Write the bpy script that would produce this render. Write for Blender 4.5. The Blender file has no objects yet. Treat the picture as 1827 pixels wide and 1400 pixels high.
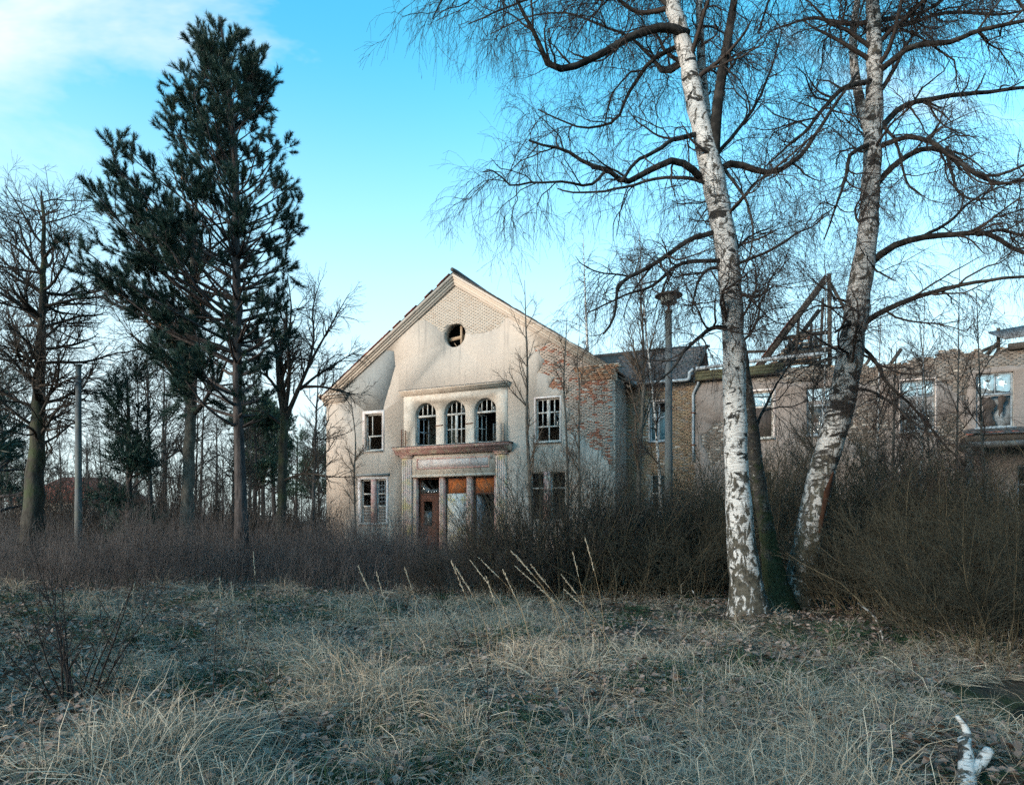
import bpy, math
import numpy as np
from mathutils import Vector, geometry

sc = bpy.context.scene
COL = sc.collection
RAD = math.radians

# ------------------------------------------------------------------ camera
FOC, CX, HY, CH = 1200.0, 913.5, 928.0, 1.6          # lens in photo pixels, horizon row, eye height (m)
camd = bpy.data.cameras.new('camera')
cam = bpy.data.objects.new('camera', camd)
COL.objects.link(cam)
cam.location = (0, 0, CH)
cam.rotation_euler = (math.pi / 2, 0, 0)
camd.sensor_width = 36.0
camd.lens = 36.0 * FOC / 1827.0
camd.shift_y = (HY - 700.0) / 1827.0
camd.clip_start = 0.05
camd.clip_end = 5000
sc.camera = cam

# ------------------------------------------------------------------ sky, sun, exposure
SUN_EL, SUN_AZ = 14.0, 233.0                          # azimuth: 0 = +Y, clockwise
sund = bpy.data.lights.new('sun', 'SUN')
sund.energy = 2.0
sund.angle = RAD(20)
sund.color = (1.0, 0.84, 0.69)
sun = bpy.data.objects.new('sun', sund)
COL.objects.link(sun)
az = RAD(SUN_AZ)
to_sun = Vector((math.sin(az) * math.cos(RAD(SUN_EL)), math.cos(az) * math.cos(RAD(SUN_EL)), math.sin(RAD(SUN_EL))))
sun.rotation_euler = to_sun.to_track_quat('Z', 'Y').to_euler()
sun.location = (-20, -20, 25)

world = bpy.data.worlds.new('World')
sc.world = world
world.use_nodes = True
wt = world.node_tree
wn, wl = wt.nodes, wt.links
bg = wn['Background']
sky = wn.new('ShaderNodeTexSky')
sky.sky_type = 'NISHITA'
sky.sun_disc = False
sky.sun_elevation = RAD(SUN_EL)
sky.sun_rotation = RAD(SUN_AZ)
sky.air_density = 1.0
sky.dust_density = 0.3
sky.ozone_density = 1.6


def wmath(op, a, b=None, c=None):
    n = wn.new('ShaderNodeMath')
    n.operation = op
    for i, v in enumerate((a, b, c)):
        if v is None:
            continue
        if isinstance(v, (int, float)):
            n.inputs[i].default_value = v
        else:
            wl.new(v, n.inputs[i])
    return n.outputs[0]


def wmix(fac, a, b, mode='MIX'):
    n = wn.new('ShaderNodeMix')
    n.data_type = 'RGBA'
    n.blend_type = mode
    for i, v in ((0, fac), (6, a), (7, b)):
        if isinstance(v, (int, float)):
            n.inputs[i].default_value = v
        elif isinstance(v, tuple):
            n.inputs[i].default_value = (*v, 1)
        else:
            wl.new(v, n.inputs[i])
    return n.outputs[2]


wco = wn.new('ShaderNodeTexCoord')
wsep = wn.new('ShaderNodeSeparateXYZ')
wl.new(wco.outputs['Generated'], wsep.inputs[0])
wz = wmath('MAXIMUM', wsep.outputs[2], 0.0)
hs = wn.new('ShaderNodeHueSaturation')
hs.inputs['Saturation'].default_value = 1.18
hs.inputs['Value'].default_value = 1.0
hs.inputs['Hue'].default_value = 0.478
wl.new(sky.outputs[0], hs.inputs['Color'])
tinted = wmix(1.0, hs.outputs[0], (0.56, 1.16, 1.20), 'MULTIPLY')
# thin bright haze low over the horizon, the same all round
mr = wn.new('ShaderNodeMapRange')
mr.interpolation_type = 'SMOOTHSTEP'
mr.inputs['From Min'].default_value = 0.61
mr.inputs['From Max'].default_value = 0.10
wl.new(wz, mr.inputs['Value'])
hazed = wmix(wmath('MULTIPLY', mr.outputs[0], 0.92), tinted, (2.45, 2.78, 2.90))
# streaky high cloud
wcmb = wn.new('ShaderNodeCombineXYZ')
den = wmath('ADD', wz, 0.22)
wl.new(wmath('DIVIDE', wsep.outputs[0], den), wcmb.inputs[0])
wl.new(wmath('DIVIDE', wsep.outputs[1], den), wcmb.inputs[1])
wmap = wn.new('ShaderNodeMapping')
wmap.inputs['Location'].default_value = (12.3, 1.4, 0)
wmap.inputs['Rotation'].default_value = (0, 0, RAD(-32))
wmap.inputs['Scale'].default_value = (0.62, 1.25, 1)
wl.new(wcmb.outputs[0], wmap.inputs[0])
wno = wn.new('ShaderNodeTexNoise')
wno.inputs['Scale'].default_value = 1.25
wno.inputs['Detail'].default_value = 7
wno.inputs['Roughness'].default_value = 0.60
wno.inputs['Distortion'].default_value = 0.35
wl.new(wmap.outputs[0], wno.inputs['Vector'])
wra = wn.new('ShaderNodeValToRGB')
wra.color_ramp.elements[0].position = 0.53
wra.color_ramp.elements[1].position = 0.68
wl.new(wno.outputs[0], wra.inputs[0])
mc = wn.new('ShaderNodeMapRange')
mc.interpolation_type = 'SMOOTHSTEP'
mc.inputs['From Min'].default_value = 0.30
mc.inputs['From Max'].default_value = 0.52
wl.new(wz, mc.inputs['Value'])
clouded = wmix(wmath('MULTIPLY', wmath('MULTIPLY', wra.outputs[0], mc.outputs[0]), 0.95), hazed, (2.5, 2.68, 2.85))
wl.new(clouded, bg.inputs[0])
bg.inputs[1].default_value = 0.15

vs = sc.view_settings
vs.view_transform = 'Standard'
vs.look = 'None'
vs.exposure = 1.5
vs.gamma = 1.0
vs.use_curve_mapping = False
sc.cycles.use_denoising = False
sc.cycles.denoiser = 'OPENIMAGEDENOISE'
sc.cycles.denoising_input_passes = 'RGB_ALBEDO_NORMAL'
sc.cycles.denoising_prefilter = 'ACCURATE'
sc.cycles.use_light_tree = False
sc.cycles.use_adaptive_sampling = True
sc.cycles.adaptive_threshold = 0.018
sc.cycles.max_bounces = 4
sc.cycles.diffuse_bounces = 1
sc.cycles.glossy_bounces = 2
sc.cycles.transmission_bounces = 3
sc.cycles.transparent_max_bounces = 8


# ================================================================== helpers
def W(px, py, Y):
    """a measured photo point at the distance Y, in metres"""
    return np.array([(px - CX) / FOC * Y, Y, CH + (HY - py) / FOC * Y])


def GX(px, Y):
    return (px - CX) / FOC * Y


def norm(a):
    return a / np.maximum(np.linalg.norm(a, axis=-1, keepdims=True), 1e-9)


def tag(o, label=None, cat=None, group=None, kind=None):
    if label:
        o['label'] = label
    if cat:
        o['category'] = cat
    if group:
        o['group'] = group
    if kind:
        o['kind'] = kind
    return o


def empty(name, loc, rz=0.0):
    o = bpy.data.objects.new(name, None)
    COL.objects.link(o)
    o.location = loc
    o.rotation_euler = (0, 0, rz)
    o.empty_display_size = 0.2
    return o


class MB:
    """collects vertices, quads and triangles of ONE mesh"""

    def __init__(self):
        self.v, self.q, self.t, self.n = [], [], [], 0

    def add(self, v, q=None, t=None):
        v = np.asarray(v, float).reshape(-1, 3)
        if q is not None and len(q):
            self.q.append(np.asarray(q, int).reshape(-1, 4) + self.n)
        if t is not None and len(t):
            self.t.append(np.asarray(t, int).reshape(-1, 3) + self.n)
        self.v.append(v)
        self.n += len(v)
        return self

    def box(self, a, b):
        (x0, y0, z0), (x1, y1, z1) = a, b
        v = [(x0, y0, z0), (x1, y0, z0), (x1, y1, z0), (x0, y1, z0), (x0, y0, z1), (x1, y0, z1), (x1, y1, z1), (x0, y1, z1)]
        q = [(0, 3, 2, 1), (4, 5, 6, 7), (0, 1, 5, 4), (1, 2, 6, 5), (2, 3, 7, 6), (3, 0, 4, 7)]
        return self.add(v, q)

    def bar(self, p, q, w, h, up=(0, 0, 1)):
        p, q = np.array(p, float), np.array(q, float)
        d = norm(q - p)
        up = np.array(up, float)
        if abs(d @ up) > 0.95:
            up = np.array((1.0, 0, 0))
        s = norm(np.cross(d, up))
        t = np.cross(s, d)
        c = [p - s * w / 2 - t * h / 2, p + s * w / 2 - t * h / 2, p + s * w / 2 + t * h / 2, p - s * w / 2 + t * h / 2]
        v = c + [x + (q - p) for x in c]
        f = [(0, 3, 2, 1), (4, 5, 6, 7), (0, 1, 5, 4), (1, 2, 6, 5), (2, 3, 7, 6), (3, 0, 4, 7)]
        return self.add(v, f)

    def tubes(self, P, R, S, cap=False):
        P = np.asarray(P, float)
        if P.ndim == 2:
            P = P[None]
        R = np.asarray(R, float)
        if R.ndim == 1:
            R = R[None]
        N, K, _ = P.shape
        if N == 0:
            return self
        T = norm(np.gradient(P, axis=1))
        m = norm(P[:, -1] - P[:, 0] + 1e-6)
        ax = np.zeros((N, 3))
        ax[np.arange(N), np.argmin(np.abs(m), axis=1)] = 1
        ref = norm(np.cross(m, ax))[:, None, :]
        n = norm(ref - (ref * T).sum(-1, keepdims=True) * T)
        b = np.cross(T, n)
        a = np.arange(S) * 2 * math.pi / S
        V = P[:, :, None] + R[:, :, None, None] * (np.cos(a)[None, None, :, None] * n[:, :, None] + np.sin(a)[None, None, :, None] * b[:, :, None])
        idx = np.arange(N * K * S).reshape(N, K, S)
        j = (np.arange(S) + 1) % S
        Q = np.stack([idx[:, :-1], idx[:, :-1][:, :, j], idx[:, 1:][:, :, j], idx[:, 1:]], -1).reshape(-1, 4)
        tri = None
        if cap:
            tri = np.concatenate([np.stack([idx[:, -1, 0:1].repeat(S - 2, 1), idx[:, -1, 1:-1], idx[:, -1, 2:]], -1).reshape(-1, 3),
                                  np.stack([idx[:, 0, 0:1].repeat(S - 2, 1), idx[:, 0, 2:], idx[:, 0, 1:-1]], -1).reshape(-1, 3)])
        return self.add(V.reshape(-1, 3), Q, tri)

    def ribbons(self, P, wdt, side):
        """flat blades: P (N,K,3), wdt (N,K), side (N,3)"""
        N, K, _ = P.shape
        V = np.stack([P - side[:, None] * wdt[..., None] / 2, P + side[:, None] * wdt[..., None] / 2], 2)
        idx = np.arange(N * K * 2).reshape(N, K, 2)
        Q = np.stack([idx[:, :-1, 0], idx[:, :-1, 1], idx[:, 1:, 1], idx[:, 1:, 0]], -1).reshape(-1, 4)
        return self.add(V.reshape(-1, 3), Q)

    def mesh(self, name, mat=None, smooth=False, off=(0, 0, 0)):
        me = bpy.data.meshes.new(name)
        V = np.concatenate(self.v) - np.asarray(off, float)
        Q = np.concatenate(self.q) if self.q else np.zeros((0, 4), int)
        T = np.concatenate(self.t) if self.t else np.zeros((0, 3), int)
        nl = len(Q) * 4 + len(T) * 3
        me.vertices.add(len(V))
        me.vertices.foreach_set('co', V.astype(np.float32).ravel())
        me.loops.add(nl)
        me.loops.foreach_set('vertex_index', np.concatenate([Q.ravel(), T.ravel()]).astype(np.int32))
        me.polygons.add(len(Q) + len(T))
        st = np.concatenate([np.arange(len(Q)) * 4, len(Q) * 4 + np.arange(len(T)) * 3]).astype(np.int32)
        me.polygons.foreach_set('loop_start', st)
        if smooth:
            me.polygons.foreach_set('use_smooth', np.ones(len(Q) + len(T), bool))
        me.update(calc_edges=True)
        if mat:
            me.materials.append(mat)
        return me

    def build(self, name, mat, parent=None, smooth=False, off=(0, 0, 0)):
        o = bpy.data.objects.new(name, self.mesh(name, mat, smooth, off))
        COL.objects.link(o)
        if parent is not None:
            o.parent = parent
        return o


def copy_tree(o, parent=None):
    c = o.copy()
    COL.objects.link(c)
    c.parent = parent
    for ch in list(o.children):
        copy_tree(ch, c)
    return c


# ------------------------------------------------------------------ materials
class Nod:
    def __init__(self, name):
        self.m = bpy.data.materials.new(name)
        self.m.use_nodes = True
        self.n, self.l = self.m.node_tree.nodes, self.m.node_tree.links
        self.b = self.n['Principled BSDF']
        self.b.inputs['Specular IOR Level'].default_value = 0.25
        self.co = self.n.new('ShaderNodeTexCoord').outputs['Object']

    def set(self, sock, v):
        if isinstance(v, (int, float)):
            sock.default_value = v
        elif isinstance(v, tuple):
            sock.default_value = (*v, 1) if len(v) == 3 and len(sock.default_value) == 4 else v
        else:
            self.l.new(v, sock)

    def mapping(self, scale=(1, 1, 1), loc=(0, 0, 0), rot=(0, 0, 0), vec=None):
        n = self.n.new('ShaderNodeMapping')
        n.inputs['Scale'].default_value = scale
        n.inputs['Location'].default_value = loc
        n.inputs['Rotation'].default_value = rot
        self.l.new(vec or self.co, n.inputs[0])
        return n.outputs[0]

    def noise(self, scale, detail=4, rough=0.55, vec=None, dist=0.0):
        n = self.n.new('ShaderNodeTexNoise')
        n.inputs['Scale'].default_value = scale
        n.inputs['Detail'].default_value = detail
        n.inputs['Roughness'].default_value = rough
        n.inputs['Distortion'].default_value = dist
        self.l.new(vec or self.co, n.inputs['Vector'])
        return n.outputs[0]

    def ramp(self, fac, p0, p1, c0=(0, 0, 0), c1=(1, 1, 1)):
        n = self.n.new('ShaderNodeValToRGB')
        e = n.color_ramp.elements
        e[0].position, e[1].position = p0, p1
        e[0].color, e[1].color = (*c0, 1), (*c1, 1)
        self.l.new(fac, n.inputs[0])
        return n.outputs[0]

    def mix(self, fac, a, b, mode='MIX'):
        n = self.n.new('ShaderNodeMix')
        n.data_type = 'RGBA'
        n.blend_type = mode
        self.set(n.inputs[0], fac)
        self.set(n.inputs[6], a)
        self.set(n.inputs[7], b)
        return n.outputs[2]

    def math(self, op, a, b=0.0, clamp=False):
        n = self.n.new('ShaderNodeMath')
        n.operation = op
        n.use_clamp = clamp
        self.set(n.inputs[0], a)
        self.set(n.inputs[1], b)
        return n.outputs[0]

    def sep(self, vec=None):
        n = self.n.new('ShaderNodeSeparateXYZ')
        self.l.new(vec or self.co, n.inputs[0])
        return n.outputs

    def island(self):
        return self.n.new('ShaderNodeNewGeometry').outputs['Random Per Island']

    def objrand(self):
        return self.n.new('ShaderNodeObjectInfo').outputs['Random']

    def bump(self, h, strength=0.4, dist=0.02):
        n = self.n.new('ShaderNodeBump')
        n.inputs['Strength'].default_value = strength
        n.inputs['Distance'].default_value = dist
        self.l.new(h, n.inputs['Height'])
        self.l.new(n.outputs[0], self.b.inputs['Normal'])

    def out(self, col, rough=0.85):
        self.set(self.b.inputs['Base Color'], col)
        self.set(self.b.inputs['Roughness'], rough)
        return self.m


def noisy(name, c1, c2, scale=6, stretch=(1, 1, 1), rough=0.85, bump=0.3, p=(0.35, 0.65), vary=0.0, c3=None, s3=1.2, p3=(0.5, 0.62), per='island', bd=0.02):
    k = Nod(name)
    v = k.mapping(stretch)
    n = k.noise(scale, 6, 0.6, v)
    c = k.ramp(n, p[0], p[1], c1, c2)
    if c3 is not None:
        c = k.mix(k.ramp(k.noise(s3, 5, 0.6), *p3), c, c3)
    if vary:
        r = k.island() if per == 'island' else k.objrand()
        c = k.mix(1.0, c, k.ramp(r, 0, 1, (1 - vary,) * 3, (1 + vary,) * 3), 'MULTIPLY')
    if bump:
        k.bump(n, bump, bd)
    return k.out(c, rough)


MAT = {}


def birch_bark(name, dark=0.0, moss=0.0, z0=2.2):
    k = Nod(name)
    sx = k.sep()
    # fine horizontal lenticels
    ln = k.noise(9, 3, 0.5, k.mapping((0.8, 0.8, 12)))
    lent = k.ramp(ln, 0.55, 0.62)
    # black scars, arrow-like
    sc1 = k.ramp(k.math('ADD', k.noise(2.6, 5, 0.62, k.mapping((1.2, 1.2, 2.6)), 0.8), k.math('MULTIPLY', k.math('SUBTRACT', k.noise(0.7, 3, .5), 0.5), 0.35)), 0.58 - dark * 0.10, 0.62 - dark * 0.09)
    sc2 = k.ramp(k.noise(5.5, 5, 0.6, k.mapping((1.0, 1.0, 2.4), (3, 1, 2)), 0.6), 0.60 - dark * .1, 0.645 - dark * .1)
    # rough black bark towards the foot
    foot = k.math('SUBTRACT', 1.0, k.math('DIVIDE', sx[2], z0), True)
    fn = k.noise(7.5, 6, 0.65, k.mapping((1.4, 1.4, 0.8)), 0.5)
    crk = k.ramp(k.math('ADD', fn, k.math('MULTIPLY', foot, 0.17)), 0.55, 0.60)
    base = k.ramp(k.noise(1.8, 4, 0.6), 0.3, 0.7, (0.52, 0.51, 0.49), (0.74, 0.73, 0.71))
    base = k.mix(k.math('MULTIPLY', dark, k.ramp(k.noise(1.1, 4, .6), 0.35, 0.62)), base, (0.16, 0.15, 0.13))
    c = k.mix(k.math('MULTIPLY', lent, 0.75), base, (0.12, 0.11, 0.10))
    c = k.mix(sc1, c, (0.028, 0.026, 0.024))
    c = k.mix(k.math('MULTIPLY', sc2, 0.85), c, (0.05, 0.045, 0.04))
    c = k.mix(crk, c, k.ramp(k.noise(14, 4, .6), 0.3, 0.7, (0.03, 0.028, 0.025), (0.13, 0.115, 0.09)))
    if moss:
        ms = k.ramp(k.math('ADD', k.noise(4.5, 5, .6), k.math('MULTIPLY', foot, 0.35)), 0.62, 0.75)
        c = k.mix(k.math('MULTIPLY', ms, moss), c, (0.032, 0.043, 0.016))
    h = k.math('SUBTRACT', k.noise(12, 5, .6, k.mapping((1, 1, 3))), k.math('ADD', k.math('MULTIPLY', sc1, 0.7), crk))
    k.bump(h, 0.6, 0.03)
    return k.out(c, 0.75)


MAT['birch'] = birch_bark('white_birch_bark', 0.0, 0.12, 2.8)
MAT['birch_dark'] = birch_bark('weathered_birch_bark', 0.42, 0.25, 3.6)
MAT['birch_old'] = birch_bark('dark_mossy_birch_bark', 1.6, 0.9, 3.4)
MAT['birch_log'] = birch_bark('fallen_birch_bark', 0.45, 0.0, 0.002)
MAT['birch_thin'] = birch_bark('young_birch_bark', 0.25, 0.0, 0.6)
MAT['twig'] = noisy('birch_twig', (0.028, 0.021, 0.018), (0.055, 0.042, 0.036), 8, rough=0.7, bump=0)
MAT['limb'] = noisy('dark_limb_bark', (0.012, 0.011, 0.01), (0.065, 0.06, 0.054), 7, (1, 1, 1), bump=0.4, p=(0.42, 0.72))
MAT['pinebark'] = noisy('pine_bark', (0.018, 0.017, 0.018), (0.085, 0.074, 0.072), 5, (2.2, 2.2, 0.55), bump=0.9, bd=0.05)
MAT['needle'] = noisy('pine_needle', (0.012, 0.034, 0.026), (0.032, 0.066, 0.05), 0.9, rough=0.5, bump=0, vary=0.25)
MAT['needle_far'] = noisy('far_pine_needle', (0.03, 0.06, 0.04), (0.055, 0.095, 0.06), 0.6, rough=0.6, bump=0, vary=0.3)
MAT['cone'] = noisy('pine_cone', (0.16, 0.075, 0.035), (0.28, 0.15, 0.08), 30, bump=0.3)
MAT['bark'] = noisy('grey_brown_bark', (0.021, 0.019, 0.016), (0.075, 0.067, 0.054), 5, (2, 2, 0.6), bump=0.7, bd=0.04, c3=(0.05, 0.065, 0.03), s3=0.9)
MAT['bark_pale'] = noisy('pale_grey_bark', (0.05, 0.048, 0.042), (0.14, 0.13, 0.11), 6, (2, 2, 0.7), bump=0.4)
MAT['bark_far'] = noisy('far_trunk_bark', (0.04, 0.038, 0.036), (0.10, 0.095, 0.09), 3, bump=0.2, vary=0.3, per='obj')
MAT['twig_tree'] = noisy('bare_tree_twig', (0.026, 0.022, 0.019), (0.064, 0.054, 0.045), 5, bump=0)
MAT['twig_warm'] = noisy('sapling_twig', (0.075, 0.055, 0.042), (0.15, 0.115, 0.085), 5, bump=0)
MAT['thicket'] = noisy('purplish_brown_twig', (0.048, 0.043, 0.043), (0.118, 0.105, 0.1), 1.6, bump=0, vary=0.35)
MAT['bush'] = noisy('brown_bush_twig', (0.03, 0.027, 0.024), (0.078, 0.069, 0.058), 2.0, bump=0, vary=0.35)
MAT['shrub'] = noisy('olive_shrub_twig', (0.028, 0.028, 0.02), (0.075, 0.07, 0.05), 2.0, bump=0, vary=0.35)
MAT['shrub_stem'] = noisy('tan_shrub_stem', (0.068, 0.059, 0.037), (0.130, 0.108, 0.071), 6, bump=0.2, vary=0.25)
MAT['straw'] = noisy('dry_straw', (0.26, 0.225, 0.17), (0.48, 0.42, 0.325), 3, rough=0.6, bump=0, vary=0.38)
MAT['straw_dull'] = noisy('grey_dry_grass', (0.15, 0.14, 0.11), (0.3, 0.28, 0.225), 3, rough=0.65, bump=0, vary=0.38)
MAT['green'] = noisy('green_grass', (0.022, 0.050, 0.022), (0.048, 0.088, 0.040), 3, rough=0.5, bump=0, vary=0.3)
MAT['leaf'] = noisy('dead_leaf', (0.12, 0.085, 0.068), (0.3, 0.225, 0.185), 4, rough=0.75, bump=0, vary=0.5)
MAT['stalk'] = noisy('reed_stalk', (0.30, 0.215, 0.12), (0.46, 0.34, 0.2), 6, bump=0)
MAT['seed'] = noisy('seed_head', (0.42, 0.36, 0.27), (0.62, 0.55, 0.43), 30, bump=0.3)
MAT['darkstem'] = noisy('dark_weed_stem', (0.014, 0.012, 0.012), (0.036, 0.03, 0.028), 8, bump=0)
MAT['concrete'] = noisy('grey_concrete', (0.075, 0.083, 0.087), (0.15, 0.158, 0.16), 5, (1, 1, 0.3), bump=0.25, c3=(0.13, 0.14, 0.12), s3=1.3)
MAT['lamp_metal'] = noisy('lamp_metal', (0.10, 0.12, 0.12), (0.2, 0.23, 0.23), 9, rough=0.6, bump=0.1)
MAT['lamp_pale'] = noisy('pale_lamp_metal', (0.30, 0.36, 0.36), (0.48, 0.53, 0.52), 9, rough=0.6, bump=0.1)
MAT['rust'] = noisy('rusty_metal', (0.10, 0.035, 0.02), (0.28, 0.10, 0.05), 14, bump=0.2)
MAT['scar'] = noisy('rust_red_bare_wood', (0.035, 0.018, 0.013), (0.11, 0.045, 0.024), 9, (2, 2, 0.5), bump=0.5)
MAT['mortar'] = noisy('lime_mortar', (0.36, 0.32, 0.275), (0.50, 0.45, 0.39), 8, bump=0.4, c3=(0.24, 0.22, 0.20), s3=1.1)
MAT['zinc'] = noisy('zinc_gutter', (0.28, 0.31, 0.33), (0.46, 0.49, 0.51), 4, rough=0.5, bump=0.1)
MAT['beam'] = noisy('weathered_beam', (0.03, 0.026, 0.022), (0.105, 0.09, 0.077), 5, (4, 4, 4), bump=0.4, bd=0.03)
MAT['beam_pale'] = noisy('pale_timber', (0.26, 0.185, 0.125), (0.42, 0.31, 0.215), 7, bump=0.3)
MAT['greenboard'] = noisy('mossy_board', (0.05, 0.055, 0.03), (0.15, 0.14, 0.085), 4, (0.5, 2, 4), bump=0.4)
MAT['frame'] = noisy('peeling_white_paint', (0.30, 0.285, 0.255), (0.62, 0.60, 0.56), 9, p=(0.3, 0.55), bump=0.3, c3=(0.22, 0.19, 0.16), s3=5, p3=(0.55, 0.64))
MAT['frame_blue'] = noisy('bluish_white_paint', (0.2, 0.24, 0.27), (0.4, 0.46, 0.5), 7, bump=0.2, c3=(0.2, 0.2, 0.2), s3=5, p3=(0.58, 0.66))
MAT['pink'] = noisy('faded_pink_stucco', (0.47, 0.255, 0.225), (0.62, 0.41, 0.36), 5, bump=0.35, c3=(0.62, 0.52, 0.40), s3=2.1, p3=(0.5, 0.66))
MAT['cream'] = noisy('cream_stucco', (0.54, 0.445, 0.36), (0.66, 0.575, 0.485), 3, bump=0.25, c3=(0.44, 0.36, 0.29), s3=1.7, p3=(0.56, 0.74))
MAT['pilaster'] = noisy('pink_and_ochre_stucco', (0.62, 0.44, 0.385), (0.68, 0.56, 0.46), 4, bump=0.3, c3=(0.60, 0.47, 0.25), s3=1.5, p3=(0.48, 0.66))
MAT['white_panel'] = noisy('whitewashed_panel', (0.60, 0.50, 0.46), (0.74, 0.68, 0.64), 4, bump=0.2, c3=(0.55, 0.40, 0.36), s3=2.2, p3=(0.55, 0.7))
MAT['brown_wood'] = noisy('brown_door_wood', (0.085, 0.035, 0.022), (0.17, 0.075, 0.05), 5, (5, 5, 0.8), bump=0.3)
MAT['orange'] = noisy('orange_painted_board', (0.42, 0.12, 0.035), (0.55, 0.19, 0.06), 3, bump=0.15, c3=(0.34, 0.13, 0.06), s3=3, p3=(0.52, 0.6))
MAT['grey_plank'] = noisy('grey_plank', (0.17, 0.15, 0.135), (0.34, 0.31, 0.28), 5, (1, 1, 6), bump=0.3)
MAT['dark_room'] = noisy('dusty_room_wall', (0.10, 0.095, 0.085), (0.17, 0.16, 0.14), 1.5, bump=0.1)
MAT['curtain'] = noisy('torn_curtain', (0.05, 0.04, 0.036), (0.10, 0.08, 0.07), 5, (4, 4, 0.6), bump=0.3)
MAT['tar'] = noisy('weathered_sheet_metal', (0.07, 0.075, 0.08), (0.19, 0.19, 0.19), 4, bump=0.2)


def plaster(name, c1, c2, stain, ss=0.55, grain=55, gs=0.5):
    k = Nod(name)
    g = k.math('ADD', k.math('MULTIPLY', k.noise(grain, 3, 0.7), 0.5), k.math('MULTIPLY', k.noise(12, 3, 0.7), 0.5))
    big = k.noise(ss, 6, 0.62, k.mapping((1, 1, 0.55)))
    c = k.ramp(g, 0.3, 0.7, c1, c2)
    c = k.mix(k.math('MULTIPLY', k.ramp(big, 0.40, 0.70), 0.5), c, stain)
    run = k.ramp(k.noise(2.4, 5, 0.6, k.mapping((1.6, 1, 0.13))), 0.56, 0.74)
    c = k.mix(k.math('MULTIPLY', run, 0.5), c, (0.19, 0.17, 0.155))
    pit = k.ramp(k.noise(17, 4, 0.7, None, 0.4), 0.66, 0.72)
    c = k.mix(k.math('MULTIPLY', pit, 0.3), c, (0.16, 0.14, 0.125))
    k.bump(k.math('ADD', g, k.math('MULTIPLY', k.noise(7, 4), 1.5)), gs, 0.02)
    return k.out(c, 0.95)


MAT['plaster'] = plaster('beige_roughcast', (0.39, 0.325, 0.27), (0.56, 0.475, 0.40), (0.36, 0.31, 0.27))
MAT['plaster_grey'] = plaster('grey_undercoat', (0.20, 0.20, 0.19), (0.33, 0.325, 0.31), (0.17, 0.17, 0.165), 1.2, 40)
MAT['plaster_wing'] = plaster('brownish_grey_roughcast', (0.20, 0.165, 0.145), (0.33, 0.28, 0.25), (0.18, 0.15, 0.135), 0.8)


def brick(name, reds, pale, amount, per='island'):
    k = Nod(name)
    r = k.island() if per == 'island' else k.objrand()
    n = k.n.new('ShaderNodeValToRGB')
    e = n.color_ramp.elements
    e[0].position, e[0].color = 0.0, (*reds[0], 1)
    e[1].position, e[1].color = 1.0, (*reds[-1], 1)
    for i, c in enumerate(reds[1:-1]):
        x = e.new((i + 1) / (len(reds) - 1))
        x.color = (*c, 1)
    k.l.new(r, n.inputs[0])
    geo = k.n.new('ShaderNodeNewGeometry').outputs['Position']
    wear = k.ramp(k.math('ADD', k.noise(0.9, 6, 0.65, geo), k.math('MULTIPLY', k.math('SUBTRACT', r, 0.5), 0.22)), 0.52 - amount, 0.56 - amount)
    c = k.mix(k.math('MULTIPLY', wear, 0.88), n.outputs[0], pale)
    c = k.mix(1.0, c, k.ramp(k.noise(30, 3, .7, geo), 0.25, 0.75, (0.72, 0.72, 0.72), (1.15, 1.15, 1.15)), 'MULTIPLY')
    k.bump(k.noise(40, 4, .7, geo), 0.5, 0.01)
    return k.out(c, 0.92)


RED = [(0.30, 0.115, 0.07), (0.42, 0.16, 0.10), (0.36, 0.17, 0.10), (0.47, 0.24, 0.15), (0.28, 0.12, 0.09)]
for per in ('island', 'obj'):
    MAT['brick_red_' + per] = brick('worn_red_brick_' + per, RED, (0.47, 0.39, 0.325), 0.085, per)
MAT['brick_pale'] = brick('limewashed_brick', [(0.46, 0.375, 0.30), (0.51, 0.43, 0.355), (0.53, 0.45, 0.375)], (0.52, 0.45, 0.38), 0.10)
MAT['brick_orange'] = brick('orange_cornice_brick', [(0.40, 0.19, 0.10), (0.50, 0.30, 0.19), (0.36, 0.18, 0.11), (0.52, 0.38, 0.27)], (0.52, 0.43, 0.34), 0.02, 'obj')
MAT['brick_yellow'] = brick('yellowish_brick', [(0.29, 0.19, 0.115), (0.35, 0.25, 0.155), (0.27, 0.165, 0.105), (0.38, 0.29, 0.20)], (0.30, 0.26, 0.22), -0.03)
MAT['brick_yellow_obj'] = brick('yellowish_brick_single', [(0.29, 0.19, 0.115), (0.35, 0.25, 0.155), (0.27, 0.165, 0.105), (0.38, 0.29, 0.20)], (0.30, 0.26, 0.22), -0.03, 'obj')
MAT['brick_grey'] = brick('sooty_brick', [(0.15, 0.12, 0.10), (0.23, 0.195, 0.165), (0.19, 0.14, 0.11), (0.27, 0.24, 0.21)], (0.25, 0.23, 0.21), 0.0)
MAT['side_brick'] = brick('side_wall_brick', [(0.34, 0.26, 0.22), (0.40, 0.33, 0.28), (0.30, 0.20, 0.165)], (0.42, 0.38, 0.34), 0.05)


def tilemat(name, cols):
    k = Nod(name)
    r = k.math('FRACT', k.math('ADD', k.island(), k.objrand()))
    n = k.n.new('ShaderNodeValToRGB')
    e = n.color_ramp.elements
    e[0].color, e[1].color = (*cols[0], 1), (*cols[-1], 1)
    for i, c in enumerate(cols[1:-1]):
        e.new((i + 1) / (len(cols) - 1)).color = (*c, 1)
    k.l.new(r, n.inputs[0])
    geo = k.n.new('ShaderNodeNewGeometry').outputs['Position']
    c = k.mix(k.ramp(k.noise(2.2, 5, .65, geo), 0.5, 0.62), n.outputs[0], (0.055, 0.06, 0.055))
    k.bump(k.noise(30, 3, .6, geo), 0.3, 0.01)
    return k.out(c, 0.8)


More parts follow.
